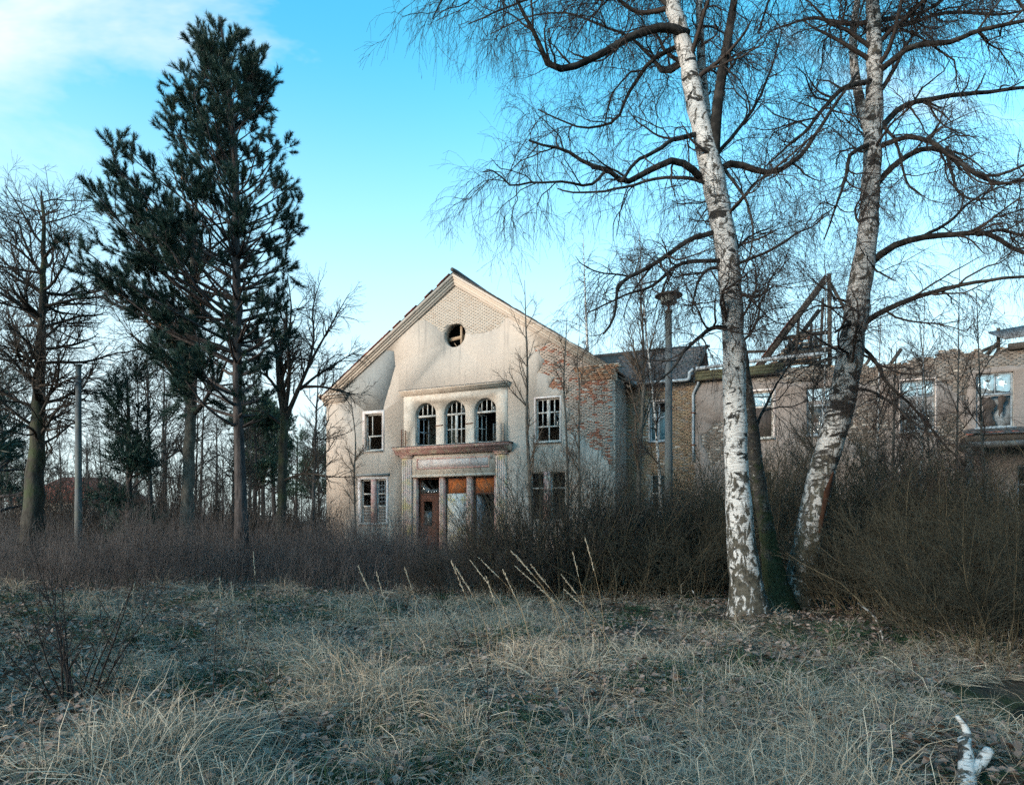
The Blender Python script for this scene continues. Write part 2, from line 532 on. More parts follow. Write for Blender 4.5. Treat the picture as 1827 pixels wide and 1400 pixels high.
MAT['tile_red'] = tilemat('red_clay_tile', [(0.30, 0.085, 0.05), (0.22, 0.06, 0.04), (0.36, 0.11, 0.06)])
MAT['tile_dark'] = tilemat('weathered_dark_tile', [(0.075, 0.075, 0.08), (0.12, 0.105, 0.10), (0.055, 0.058, 0.062), (0.15, 0.115, 0.10)])


def glass():
    k = Nod('dirty_window_glass')
    g = k.n.new('ShaderNodeBsdfGlossy')
    g.inputs['Roughness'].default_value = 0.04
    g.inputs['Color'].default_value = (0.9, 0.95, 1, 1)
    t = k.n.new('ShaderNodeBsdfTransparent')
    t.inputs[0].default_value = (0.72, 0.78, 0.8, 1)
    d = k.n.new('ShaderNodeBsdfDiffuse')
    d.inputs[0].default_value = (0.42, 0.42, 0.40, 1)
    f = k.n.new('ShaderNodeFresnel')
    f.inputs[0].default_value = 1.5
    m1 = k.n.new('ShaderNodeMixShader')
    k.l.new(f.outputs[0], m1.inputs[0])
    k.l.new(t.outputs[0], m1.inputs[1])
    k.l.new(g.outputs[0], m1.inputs[2])
    m2 = k.n.new('ShaderNodeMixShader')
    k.l.new(k.math('MULTIPLY', k.ramp(k.noise(6, 4, .6), 0.35, 0.7), 0.35), m2.inputs[0])
    k.l.new(m1.outputs[0], m2.inputs[1])
    k.l.new(d.outputs[0], m2.inputs[2])
    k.l.new(m2.outputs[0], k.n['Material Output'].inputs[0])
    return k.m


MAT['glass'] = glass()


def graffiti_board():
    k = Nod('white_board_with_yellow_spray')
    v = k.noise(2.6, 3, .5, None, 2.2)
    band = k.ramp(k.math('ABSOLUTE', k.math('SUBTRACT', k.math('FRACT', k.math('MULTIPLY', v, 6.0)), 0.5)), 0.30, 0.36)
    blob = k.ramp(k.noise(1.4, 2, .5, k.mapping((1, 1, 1), (2.2, 0, 1.3))), 0.48, 0.56)
    c = k.mix(k.math('MULTIPLY', k.math('MULTIPLY', band, blob), 0.9), (0.62, 0.62, 0.58), (0.58, 0.44, 0.08))
    c = k.mix(k.ramp(k.noise(3, 5, .6), 0.6, 0.75), c, (0.34, 0.33, 0.30))
    return k.out(c, 0.7)


MAT['graffiti'] = graffiti_board()


def green_wall():
    k = Nod('room_wall_with_green_spray')
    s = k.sep()
    h = k.math('ADD', k.math('MULTIPLY', s[2], -1.0), k.math('MULTIPLY', k.noise(2.6, 5, .7), 2.2))
    m = k.ramp(k.math('ADD', k.math('MULTIPLY', h, 0.5), 2.95), 0.45, 0.55)
    g = k.ramp(k.noise(5, 4, .7), 0.4, 0.6, (0.012, 0.06, 0.02), (0.06, 0.26, 0.08))
    c = k.mix(m, (0.40, 0.40, 0.33), g)
    return k.out(c, 0.9)


MAT['green_wall'] = green_wall()


def ground_mat():
    k = Nod('leafy_winter_ground')
    n1 = k.noise(1.1, 6, .65)
    c = k.ramp(n1, 0.35, 0.7, (0.055, 0.042, 0.032), (0.13, 0.105, 0.08))
    vor = k.n.new('ShaderNodeTexVoronoi')
    vor.inputs['Scale'].default_value = 16
    k.l.new(k.co, vor.inputs['Vector'])
    lf = k.mix(1.0, c, vor.outputs['Color'], 'MULTIPLY')
    c = k.mix(0.35, c, k.mix(0.75, lf, c))
    gr = k.ramp(k.noise(0.8, 6, .68, k.mapping((1, 1, 1), (5, 2, 0))), 0.5, 0.6)
    c = k.mix(k.math('MULTIPLY', gr, 0.75), c, (0.045, 0.062, 0.022))
    k.bump(k.math('ADD', k.noise(22, 5, .7), vor.outputs['Distance']), 0.8, 0.04)
    return k.out(c, 0.95)


MAT['ground'] = ground_mat()


def water_mat():
    k = Nod('dark_ditch_water')
    k.b.inputs['Specular IOR Level'].default_value = 0.5
    k.bump(k.noise(14, 3, .5, k.mapping((1, 2.2, 1))), 0.7, 0.04)
    return k.out((0.012, 0.011, 0.009), 0.06)


MAT['water'] = water_mat()


# ================================================================== the ground
def smooth(a, b, x):
    t = np.clip((x - a) / (b - a), 0, 1)
    return t * t * (3 - 2 * t)


def gh(x, y):
    """height of the ground"""
    x, y = np.asarray(x, float), np.asarray(y, float)
    h = 0.05 * np.sin(x * 0.9 + 1.3) * np.cos(y * 0.8) + 0.035 * np.sin(x * 2.3 + y * 1.7) + 0.02 * np.sin(x * 4.1 - y * 3.3)
    h = h * smooth(60, 20, np.hypot(x, y))
    d = np.hypot((x - 5.7) / 1.75, (y - 5.3) / 1.55)
    return h - 0.42 * smooth(1.15, 0.55, d)


def make_ground():
    def axis(lo, hi):
        near = np.arange(-16, 30, 0.22)
        far = np.concatenate([-np.geomspace(16, -lo, 26)[::-1], near, np.geomspace(30, hi, 26)])
        return np.unique(far)
    xs, ys = axis(-1500, 1500), axis(-1500, 1500)
    X, Y = np.meshgrid(xs, ys)
    V = np.stack([X, Y, gh(X, Y)], -1)
    idx = np.arange(X.size).reshape(X.shape)
    Q = np.stack([idx[:-1, :-1], idx[:-1, 1:], idx[1:, 1:], idx[1:, :-1]], -1).reshape(-1, 4)
    o = MB().add(V.reshape(-1, 3), Q).build('ground', MAT['ground'], None, True)
    tag(o, kind='structure')
    a = np.linspace(0, 2 * math.pi, 41)[:-1]
    r = 1 + 0.08 * np.sin(3 * a + 1) + 0.05 * np.sin(7 * a)
    ring = np.stack([5.7 + 1.75 * r * np.cos(a), 5.3 + 1.5 * r * np.sin(a), np.full(40, -0.20)], -1)
    v = np.concatenate([[[5.7, 5.3, -0.20]], ring])
    t = [(0, i + 1, (i + 1) % 40 + 1) for i in range(40)]
    tag(MB().add(v, None, t).build('water', MAT['water']), kind='structure')


make_ground()


# ================================================================== the buildings
BR, BROT = (4.756, 31.1, 0.0), -math.atan2(0.4173, 0.9087)   # right corner of the gable front; local x runs along the front, y into the house


def B2W(u, v, z=0.0):
    return np.array([BR[0] + u * 0.9087 + v * 0.4173, BR[1] - u * 0.4173 + v * 0.9087, z])


def inside(poly, pts):
    p = np.asarray(poly, float)
    x, y = pts[:, 0], pts[:, 1]
    r = np.zeros(len(pts), bool)
    for i in range(len(p)):
        (x0, y0), (x1, y1) = p[i - 1], p[i]
        c = (y0 > y) != (y1 > y)
        with np.errstate(divide='ignore', invalid='ignore'):
            r ^= c & (x < (x1 - x0) * (y - y0) / (y1 - y0 + 1e-12) + x0)
    return r


def jag(poly, amp, step, seed, closed=True):
    """an outline broken up into short uneven steps"""
    rng = np.random.default_rng(seed)
    p = np.asarray(poly, float)
    out = []
    for i in range(len(p) - (0 if closed else 1)):
        a, b = p[i], p[(i + 1) % len(p)]
        n = max(1, int(np.linalg.norm(b - a) / step))
        for k in range(n):
            q = a + (b - a) * k / n
            out.append(q + (rng.normal(0, amp, 2) if k else 0))
    if not closed:
        out.append(p[-1])
    return np.array(out)


def rect(u0, u1, z0, z1):
    return [(u0, z0), (u1, z0), (u1, z1), (u0, z1)]


def arch(u0, u1, z0, z1, n=14):
    r = (u1 - u0) / 2
    c = (u0 + u1) / 2
    a = np.linspace(0, math.pi, n)
    return [(u0, z0), (u1, z0)] + [(c + r * math.cos(t), z1 - r + r * math.sin(t)) for t in a]


def circle(c, r, n=28):
    return [(c[0] + r * math.cos(t), c[1] + r * math.sin(t)) for t in np.linspace(0, 2 * math.pi, n + 1)[:-1]]


def plate(outer, holes, v0, v1, keep=None):
    """a solid slab in the wall plane from depth v0 (front) to v1 (back), with openings"""
    loops = [np.asarray(l, float) for l in ([outer] + list(holes) + list(keep or []))]
    vs_, es = [], []
    for l in loops:
        b = len(vs_)
        vs_ += [Vector((float(a), float(c))) for a, c in l]
        es += [(b + i, b + (i + 1) % len(l)) for i in range(len(l))]
    r = geometry.delaunay_2d_cdt(vs_, es, [], 0, 1e-5)
    V = np.array([(a.x, a.y) for a in r[0]])
    F = np.array([f for f in r[2] if len(f) == 3])
    c = V[F].mean(1)
    ok = inside(outer, c)
    for h in holes:
        ok &= ~inside(h, c)
    if keep:
        k = np.zeros(len(c), bool)
        for h in keep:
            k |= inside(h, c)
        ok &= k
    F = F[ok]
    used_v, inv = np.unique(F, return_inverse=True)
    V, F = V[used_v], inv.reshape(F.shape)
    # make every face look to -v (towards the viewer)
    a, b, d = V[F[:, 0]], V[F[:, 1]], V[F[:, 2]]
    s = (b[:, 0] - a[:, 0]) * (d[:, 1] - a[:, 1]) - (b[:, 1] - a[:, 1]) * (d[:, 0] - a[:, 0])
    F[s < 0] = F[s < 0][:, ::-1]
    n = len(V)
    front = np.stack([V[:, 0], np.full(n, v0), V[:, 1]], -1)
    back = np.stack([V[:, 0], np.full(n, v1), V[:, 1]], -1)
    edges = {}
    for f in F:
        for i in range(3):
            e = (f[i], f[(i + 1) % 3])
            edges[e] = edges.get(e, 0) + 1
    rim = [(i, i + n, j + n, j) for (i, j) in edges if (j, i) not in edges]
    m = MB()
    m.add(np.concatenate([front, back]), rim, np.concatenate([F, F[:, ::-1] + n]))
    return m


BRICK_ME = {}


def brick_mesh(mat, L=0.24, H=0.065, D=0.05):
    key = (mat.name, L)
    if key not in BRICK_ME:
        BRICK_ME[key] = MB().box((-L / 2, 0, -H / 2), (L / 2, D, H / 2)).mesh('brick', mat)
    return BRICK_ME[key]


def lay_bricks(parent, region, v, mat_single, mat_joined, n_single, seed, skip=0.02, holes=(), part='brickwork', proud=0.012, to_plane=None, clip=None, half=(0.12, 0.0325), uneven=0.016):
    """courses of real bricks over a region of the wall; the n_single largest to see are objects, the rest one part"""
    rng = np.random.default_rng(seed)
    p = np.asarray(region, float)
    lo, hi = p.min(0), p.max(0)
    pts = []
    for i, z in enumerate(np.arange(lo[1], hi[1], 0.077)):
        us = np.arange(lo[0] + (0.125 if i % 2 else 0), hi[0], 0.25)
        pts.append(np.stack([us, np.full(len(us), z)], -1))
    pts = np.concatenate(pts)
    ok = inside(region, pts)
    for h in holes:
        hh = np.asarray(h, float)
        ok &= ~inside(h, pts) & ~inside(h, pts + (0.12, 0)) & ~inside(h, pts - (0.12, 0))
    if clip is not None:
        ok &= inside(clip, pts + (0.14, 0.05)) & inside(clip, pts + (-0.14, 0.05))
    pts = pts[ok & (rng.random(len(pts)) > skip)]
    order = rng.permutation(len(pts)) if n_single < len(pts) else np.arange(len(pts))
    order = order[np.argsort(-pts[order, 0], kind='stable')] if n_single < len(pts) else order
    one, rest = order[:n_single], order[n_single:]
    if n_single:
        me = brick_mesh(mat_single)
        for i in one:
            o = bpy.data.objects.new('brick', me)
            COL.objects.link(o)
            o.parent = parent
            u, z = pts[i]
            o.location = (u, v - proud - rng.uniform(0, 0.016), z) if to_plane is None else to_plane(u, z)
            o.rotation_euler = (rng.normal(0, 0.02), rng.normal(0, 0.012), rng.normal(0, 0.015))
    if len(rest):
        q = pts[rest]
        n = len(q)
        base = np.array([(-1, 0, -1), (1, 0, -1), (1, 1, -1), (-1, 1, -1), (-1, 0, 1), (1, 0, 1), (1, 1, 1), (-1, 1, 1)], float) * (half[0], 0.05, half[1])
        V = base[None] + np.stack([q[:, 0] + rng.normal(0, .003, n), v - proud - rng.uniform(0, uneven, n), q[:, 1] + rng.normal(0, .002, n)], -1)[:, None]
        f = np.array([(0, 3, 2, 1), (4, 5, 6, 7), (0, 1, 5, 4), (1, 2, 6, 5), (3, 0, 4, 7)])
        Q = f[None] + (np.arange(n) * 8)[:, None, None]
        tag(MB().add(V.reshape(-1, 3), Q.reshape(-1, 4)).build(part, mat_joined, parent), kind='stuff')
    return len(pts)


def window(parent, u0, u1, z0, z1, v, cols=1, transoms=(), fw=0.07, mat='frame', sill=True, surround=None, panes=(), uprights=None, seed=0, mullion_w=0.05):
    """a casement: frame ring + upright mullions + transoms (+ panes), each of them its own piece"""
    m = plate(rect(u0, u1, z0, z1), [rect(u0 + fw, u1 - fw, z0 + fw, z1 - fw)], v, v + 0.07)
    w = m.build('window', MAT[mat], parent)
    ups = uprights if uprights is not None else [u0 + (u1 - u0) * (i + 1) / cols for i in range(cols - 1)]
    for q in ups:
        u, za, zb = q if isinstance(q, tuple) else (q, z0 + fw, z1 - fw)
        MB().box((u - mullion_w / 2, v + 0.004, za), (u + mullion_w / 2, v + 0.06, zb)).build('mullion', MAT[mat], w)
    for z in transoms:
        MB().box((u0 + fw, v - 0.006, z - 0.035), (u1 - fw, v + 0.064, z + 0.035)).build('transom', MAT[mat], w)
    if sill:
        MB().box((u0 - 0.06, -0.09 + v - 0.15, z0 - 0.07), (u1 + 0.06, v + 0.02, z0 - 0.004)).build('sill', MAT[mat], w)
    if surround:
        s, vv = surround
        plate(rect(u0 - s, u1 + s, z0 - s * 0.7, z1 + s), [rect(u0 - 0.003, u1 + 0.003, z0 - 0.003, z1 + 0.003)], vv, vv + 0.06).build('surround', MAT['white_panel'], w)
    rng = np.random.default_rng(seed)
    for (a, b, c, d, broken) in panes:
        if not broken:
            MB().box((a, v + 0.03, c), (b, v + 0.036, d)).build('pane', MAT['glass'], w)
            continue
        # what is left of a smashed pane: a jagged rim of glass
        k = 11
        ang = np.linspace(0, 2 * math.pi, k + 1)[:-1] + rng.uniform(0, 1)
        rr = rng.uniform(0.25, 0.95, k) * broken
        hole = [((a + b) / 2 + math.cos(t) * (b - a) * .47 * r, (c + d) / 2 + math.sin(t) * (d - c) * .47 * r) for t, r in zip(ang, rr)]
        plate(rect(a, b, c, d), [hole], v + 0.03, v + 0.036).build('pane', MAT['glass'], w)
    return w


def extrude_profile(m, prof, u0, u1, lean=0.0):
    """a moulding: profile [(v,z)...] swept along the front; ends cut square"""
    n = len(prof)
    a = [(u0, v, z) for v, z in prof]
    b = [(u1, v, z) for v, z in prof]
    q = [(i, i + n, (i + 1) % n + n, (i + 1) % n) for i in range(n)]
    t = [(0, i, i + 1) for i in range(1, n - 1)] + [(n, n + i + 1, n + i) for i in range(1, n - 1)]
    return m.add(a + b, q, t)


# ------------------------------------------------------------------ the gabled house
house = empty('gabled_house', BR, BROT)
tag(house, 'two-storey gabled house with peeling beige plaster, round gable window and three arched windows', 'house')
UL, APU, APZ, EZ = -16.78, -8.45, 13.95, 8.3
gable = [(UL, -0.6), (0, -0.6), (0, EZ), (APU, APZ), (UL, EZ)]
ARCHES = [(-10.84, -9.56), (-9.08, -7.82), (-7.32, -6.08)]
O_UL, O_LL = rect(-14.1, -12.98, 5.42, 7.42), rect(-14.4, -12.72, 1.45, 3.85)
O_UR, O_LR = rect(-3.95, -2.7, 5.4, 7.5), rect(-4.24, -2.43, 1.6, 3.95)
O_DOOR = rect(-11.02, -6.1, 0.0, 3.9)
O_ROUND = circle((-8.46, 11.12), 0.62)
opens = [O_UL, O_LL, O_UR, O_LR, O_DOOR, O_ROUND] + [arch(a, b, 5.52, 7.77) for a, b in ARCHES]
wall = plate(gable, opens, 0.0, 0.42).build('front_wall', MAT['mortar'], house)

REG_TOP = [(-11.35, 12.25), (-10.3, 12.1), (-9.7, 11.75), (-9.2, 11.35), (-8.45, 11.2), (-7.8, 11.12), (-6.9, 11.05), (-6.0, 11.15), (-5.6, 11.6), (-5.0, 12.0), (-4.2, 11.6), (-6.0, 13.2), (APU, 14.4), (-9.8, 13.6)]
REG_RED = [(-4.1, 10.1), (-3.5, 9.3), (-3.9, 8.8), (-3.0, 8.5), (-3.3, 8.0), (-2.45, 7.75), (-2.5, 7.0), (-2.0, 6.7), (-2.5, 6.1), (-2.3, 5.75), (-1.5, 5.55), (-1.2, 5.0), (-0.65, 4.85), (-0.3, 4.2), (0.01, 3.7), (0.01, 8.6), (-2.0, 10.2)]
REG_GREY = [(-16.2, 8.45), (-15.0, 8.2), (-14.15, 7.62), (-12.9, 7.56), (-12.75, 8.1), (-12.35, 9.2), (-12.1, 9.9), (-12.2, 10.7), (-12.7, 10.8), (-13.6, 10.18), (-15.2, 9.12)]
jt, jr, jg = jag(REG_TOP, 0.035, 0.16, 1), jag(REG_RED, 0.05, 0.13, 2), jag(REG_GREY, 0.008, 0.25, 3)
PANEL = rect(-11.56, -5.46, 5.3, 8.2)
PORT = rect(-11.68, -5.48, -0.6, 5.3)
plate([(a + (0.0 if a < -0.1 else 0.0), b) for a, b in gable], [jt, jr, jg, PANEL, PORT] + opens[:4] + [O_ROUND], -0.035, -0.001).build('plaster', MAT['plaster'], house)
plate(gable, [], -0.022, -0.002, keep=[jg]).build('plaster_patch', MAT['plaster_grey'], house)
house.children[-1]['label'] = 'bare grey undercoat where the plaster has come off'
lay_bricks(house, [p for p in REG_RED], 0.0, MAT['brick_red_obj'], MAT['brick_red_island'], 255, 11, 0.03, holes=[O_UR], clip=gable)
lay_bricks(house, REG_TOP, 0.0, None, MAT['brick_pale'], 0, 12, 0.0, holes=[O_ROUND], clip=gable, half=(0.1235, 0.0368), proud=0.003, uneven=0.004)

# moulded brick cornice along the two slopes, with its returns at the eaves
for s in (-1, 1):
    ue = UL - 0.12 if s < 0 else 0.12
    for k, (off, hgt, pr) in enumerate([(0.0, 0.10, 0.10), (0.112, 0.15, 0.15), (0.274, 0.09, 0.22), (0.376, 0.13, 0.29)]):
        a0, a1 = np.array((ue, EZ - 0.32 + off + 0.05)), np.array((APU, APZ - 0.32 + off + 0.05))
        dz = hgt / math.cos(math.atan2(APZ - EZ, APU - UL))
        poly = [(a0[0], a0[1]), (a1[0], a1[1]), (a1[0], a1[1] + dz), (a0[0], a0[1] + dz)]
        o = plate(poly, [], -pr, 0.0).build('raking_cornice', MAT['plaster' if k in (0, 3) else 'brick_pale'], house)
for k, (z, h, pr, x) in enumerate([(8.22, 0.07, 0.10, 1.52), (8.30, 0.10, 0.15, 1.58), (8.41, 0.16, 0.22, 1.64), (8.58, 0.12, 0.30, 1.72)]):
    MB().box((UL - 0.16 - k * 0.07, -pr, z), (UL + x - 0.2, 0.5, z + h - 0.004)).build('eaves_return', MAT['plaster'], house)
# the broken right-hand return, single bricks
rng = np.random.default_rng(5)
me = brick_mesh(MAT['brick_orange'], 0.24, 0.066, 0.12)
for k, z in enumerate(np.arange(8.20, 8.74, 0.077)):
    pr = 0.06 + 0.045 * k
    for u in np.arange(-1.52 - 0.04 * k, 0.02 + 0.04 * k, 0.25):
        if rng.random() < 0.06:
            continue
        o = bpy.data.objects.new('brick', me)
        COL.objects.link(o)
        o.parent = house
        o.location = (u + rng.normal(0, .01), -pr - rng.uniform(0, 0.02), z)
        o.rotation_euler = (0, rng.normal(0, 0.02), rng.normal(0, 0.03))
    MB().box((-1.58 - 0.04 * k, -pr + 0.03, z - 0.036), (0.03 + 0.035 * k, 0.0, z + 0.036)).build('mortar_bed', MAT['mortar'], house)

# roof: boarding, tiles, verge tiles
ra = math.atan2(APZ - EZ, APU - UL)
rl = math.hypot(APZ - EZ, APU - UL) + 0.35
HD = 12.0
TILE = MB().box((0, 0, 0), (0.24, 0.42, 0.022)).mesh('verge_tile', MAT['tile_red'])
TILE_D = MB().box((0, 0, 0), (0.24, 0.42, 0.022)).mesh('verge_tile', MAT['tile_dark'])
rng = np.random.default_rng(7)
for s in (-1, 1):
    eu = UL if s < 0 else 0.0
    top = np.array((APU, 14.24))
    d = np.array((s * math.cos(ra), -math.sin(ra)))
    n = np.array((s * math.sin(ra), math.cos(ra)))
    pts = [top - n * 0.0, top + d * rl, top + d * rl + n * 0.06, top + n * 0.06]
    m = MB()
    v = [(p[0], -0.26, p[1]) for p in pts] + [(p[0], HD, p[1]) for p in pts]
    m.add(v, [(0, 1, 2, 3), (7, 6, 5, 4), (0, 4, 5, 1), (1, 5, 6, 2), (2, 6, 7, 3), (3, 7, 4, 0)])
    rf = m.build('roof_boarding', MAT['beam'], house)
    # joined tile courses of the slope
    T = []
    rows = int(rl / 0.30)
    for i in range(rows):
        for j in range(52):
            if rng.random() < 0.04:
                continue
            a = top + d * (i * 0.30 + 0.06) + n * (0.075 + 0.02)
            b = a + d * 0.36 - n * 0.03
            v0 = 0.02 + j * 0.23
            T.append([(a[0], v0, a[1]), (a[0], v0 + 0.215, a[1]), (b[0], v0 + 0.215, b[1]), (b[0], v0, b[1]),
                      (a[0] + n[0] * .02, v0, a[1] + n[1] * .02), (a[0] + n[0] * .02, v0 + 0.215, a[1] + n[1] * .02), (b[0] + n[0] * .02, v0 + 0.215, b[1] + n[1] * .02), (b[0] + n[0] * .02, v0, b[1] + n[1] * .02)])
    T = np.array(T)
    f = np.array([(4, 5, 6, 7), (0, 4, 7, 3), (1, 2, 6, 5), (3, 7, 6, 2), (0, 1, 5, 4)])
    tag(MB().add(T.reshape(-1, 3), (f[None] + (np.arange(len(T)) * 8)[:, None, None]).reshape(-1, 4)).build('roof_tiles', MAT['tile_red' if s < 0 else 'tile_dark'], house), kind='stuff')
    # verge: single tiles, some slipped or gone
    for i in range(rows):
        if (s < 0 and i in (3, 6, 7, 11, 14)) or (s > 0 and (i < 6 or i in (12, 13, 18, 24, 25))):
            continue
        o = bpy.data.objects.new('verge_tile', TILE if s < 0 else TILE_D)
        COL.objects.link(o)
        o.parent = house
        p = top + d * (i * 0.30 + 0.06 + (rng.uniform(0, .12) if i % 4 == 0 else 0)) + n * 0.10
        # local x of the tile runs along the front edge (into the house), y down the slope
        ang = ra + rng.uniform(0.0, 0.09)
        o.location = (p[0], -0.34, p[1])
        o.rotation_euler = (0, ang if s > 0 else -ang, 0)
        o.rotation_euler = (0, (ang if s > 0 else math.pi - ang), 0)
        o.rotation_mode = 'XYZ'
        # tile drawn as 0.42 down the slope (x) by 0.24 across (y)
        o.scale = (1, 1, 1)
for TM in (TILE, TILE_D):
    co = np.empty(len(TM.vertices) * 3, np.float32)
    TM.vertices.foreach_get('co', co)
    co = co.reshape(-1, 3)
    co = co[:, (1, 0, 2)]
    TM.vertices.foreach_set('co', co.ravel())
    TM.flip_normals()
MB().tubes(np.array([[(APU, -0.34 + 0.42 * 0, 14.40), (APU, 0.1, 14.42), (APU, 6, 14.40), (APU, HD, 14.4)]]), [[0.10, 0.11, 0.11, 0.10]], 10, True).build('ridge_capping', MAT['tile_dark'], house)

# side walls, back wall, floors, an inner wall
m = plate(rect(-HD, 0.0, -0.6, EZ), [], 0, 0.4)
side = MB()
side.box((-0.40, 0.424, -0.6), (-0.004, HD, EZ))
side.build('side_wall', MAT['mortar'], house)
MB().box((UL + 0.004, 0.424, -0.6), (UL + 0.4, HD, EZ)).build('side_wall', MAT['plaster'], house)
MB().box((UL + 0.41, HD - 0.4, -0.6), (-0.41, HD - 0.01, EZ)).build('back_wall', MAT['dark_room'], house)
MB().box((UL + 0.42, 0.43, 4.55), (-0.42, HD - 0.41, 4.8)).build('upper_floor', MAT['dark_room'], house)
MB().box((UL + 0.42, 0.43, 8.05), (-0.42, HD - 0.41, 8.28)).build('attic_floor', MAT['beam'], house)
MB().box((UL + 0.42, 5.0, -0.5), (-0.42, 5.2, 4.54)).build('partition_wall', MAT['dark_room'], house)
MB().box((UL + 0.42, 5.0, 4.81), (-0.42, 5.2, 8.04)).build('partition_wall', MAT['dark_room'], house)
MB().box((-11.6, 2.3, 4.81), (-9.75, 2.45, 8.04)).build('room_wall', MAT['green_wall'], house)
house.children[-1]['label'] = 'inner room wall sprayed green along its foot'
# right side wall: brick courses facing the wing
P = []
rng = np.random.default_rng(8)
for i, z in enumerate(np.arange(-0.2, 8.2, 0.077)):
    for v in np.arange(0.10 + (0.125 if i % 2 else 0), 2.2, 0.25):
        P.append((rng.uniform(0.004, 0.018), v, z))
P = np.array(P)
base = np.array([(0, -1, -1), (1, -1, -1), (1, 1, -1), (0, 1, -1), (0, -1, 1), (1, -1, 1), (1, 1, 1), (0, 1, 1)], float) * (0.0, 0.12, 0.0325)
base[:, 0] = [-0.03, 0, 0, -0.03, -0.03, 0, 0, -0.03]
f = np.array([(0, 3, 2, 1), (4, 5, 6, 7), (0, 1, 5, 4), (1, 2, 6, 5), (2, 3, 7, 6)])
tag(MB().add((base[None] + P[:, None]).reshape(-1, 3), (f[None] + (np.arange(len(P)) * 8)[:, None, None]).reshape(-1, 4)).build('side_brickwork', MAT['side_brick'], house), kind='stuff')
# open eaves on the right side: rafter tails and a soffit board
for i in range(8):
    v = 0.25 + i * 0.27
    MB().bar((-0.1, v, 8.42), (0.52, v, 8.02), 0.09, 0.12).build('rafter_tail', MAT['beam'], house)
MB().bar((0.53, -0.15, 8.06), (0.53, 2.3, 8.06), 0.03, 0.18).build('eaves_board', MAT['beam'], house)

# ---- upper panel with the three arched windows
plate(PANEL, [arch(a, b, 5.52, 7.77) for a, b in ARCHES], -0.06, -0.002).build('arch_panel', MAT['cream'], house)
c = MB()
extrude_profile(c, [(0, 8.46), (0, 8.2), (-0.10, 8.2), (-0.12, 8.27), (-0.19, 8.29), (-0.21, 8.37), (-0.28, 8.40), (-0.28, 8.46)], -11.72, -5.36)
c.build('cornice', MAT['cream'], house)
MB().box((-11.74, -0.30, 8.462), (-5.34, 0.0, 8.49)).build('cornice_capping', MAT['tar'], house)


def arched_window(a, b, state, seed):
    v, fw, zs = 0.14, 0.06, 7.08
    w = plate(arch(a, b, 5.52, 7.77), [arch(a + fw, b - fw, 5.52 + fw, 7.77 - fw)], v, v + 0.07).build('arched_window', MAT['frame'], house)
    MB().box((a + fw, v - 0.03, zs - 0.05), (b - fw, v + 0.075, zs + 0.05)).build('transom', MAT['frame'], w)
    c, r = (a + b) / 2, (b - a) / 2 - fw
    for k in (-0.5, 0.0, 0.5):
        u = c + k * r
        zt = (7.77 - (b - a) / 2) + math.sqrt(max(0, r * r - (k * r) ** 2))
        MB().box((u - 0.025, v + 0.004, zs + 0.05), (u + 0.025, v + 0.06, zt)).build('glazing_bar', MAT['frame'], w)
    if state == 'closed':
        MB().box((c - 0.07, v - 0.012, 5.58), (c + 0.07, v + 0.05, zs - 0.05)).build('mullion', MAT['frame'], w)
        for k in (-0.5, 0.5):
            MB().box((c + k * r - 0.022, v + 0.004, 5.58), (c + k * r + 0.022, v + 0.05, zs - 0.05)).build('glazing_bar', MAT['frame'], w)
        for k in (-1, 1):
            x0, x1 = sorted((c + k * 0.07, c + k * r))
            MB().box((x0, v - 0.002, 6.28), (x1, v + 0.055, 6.33)).build('glazing_bar', MAT['frame'], w)
    else:
        # one casement swung into the room, seen edge-on
        d = 0.30 if state == 'ajar' else 0.24
        for (du, dv) in ((0.02, 0.0), (d * 0.5, 0.27), (d, 0.52)):
            MB().bar((a + fw + du, v + 0.06 + dv, 5.58), (a + fw + du, v + 0.06 + dv, zs - 0.08), 0.055, 0.05).build('casement_stile', MAT['frame_blue' if state == 'ajar' else 'frame'], w)
        for z in (5.61, 6.28, zs - 0.1):
            MB().bar((a + fw, v + 0.06, z), (a + fw + d, v + 0.58, z), 0.05, 0.05).build('casement_rail', MAT['frame_blue' if state == 'ajar' else 'frame'], w)
    # what is left of the glass in the fanlight
    rng = np.random.default_rng(seed)
    if state != 'ajar':
        u0, u1 = (c + 0.5 * r + 0.03, c + 0.5 * r + 0.24)
        plate([(u0, zs + .06), (u1, zs + .06), (u1 - 0.02, zs + 0.22), (u0 + 0.1, zs + 0.30), (u0, zs + 0.42)], [], v + 0.03, v + 0.036).build('pane', MAT['glass'], w)
    if state == 'open':
        plate([(a + fw + 0.03, zs + .06), (a + fw + 0.24, zs + .06), (a + fw + 0.2, zs + 0.26), (a + fw + 0.12, zs + 0.3)], [], v + 0.03, v + 0.036).build('pane', MAT['glass'], w)


for (a, b), st, sd in zip(ARCHES, ('ajar', 'closed', 'open'), (1, 2, 3)):
    arched_window(a, b, st, sd)

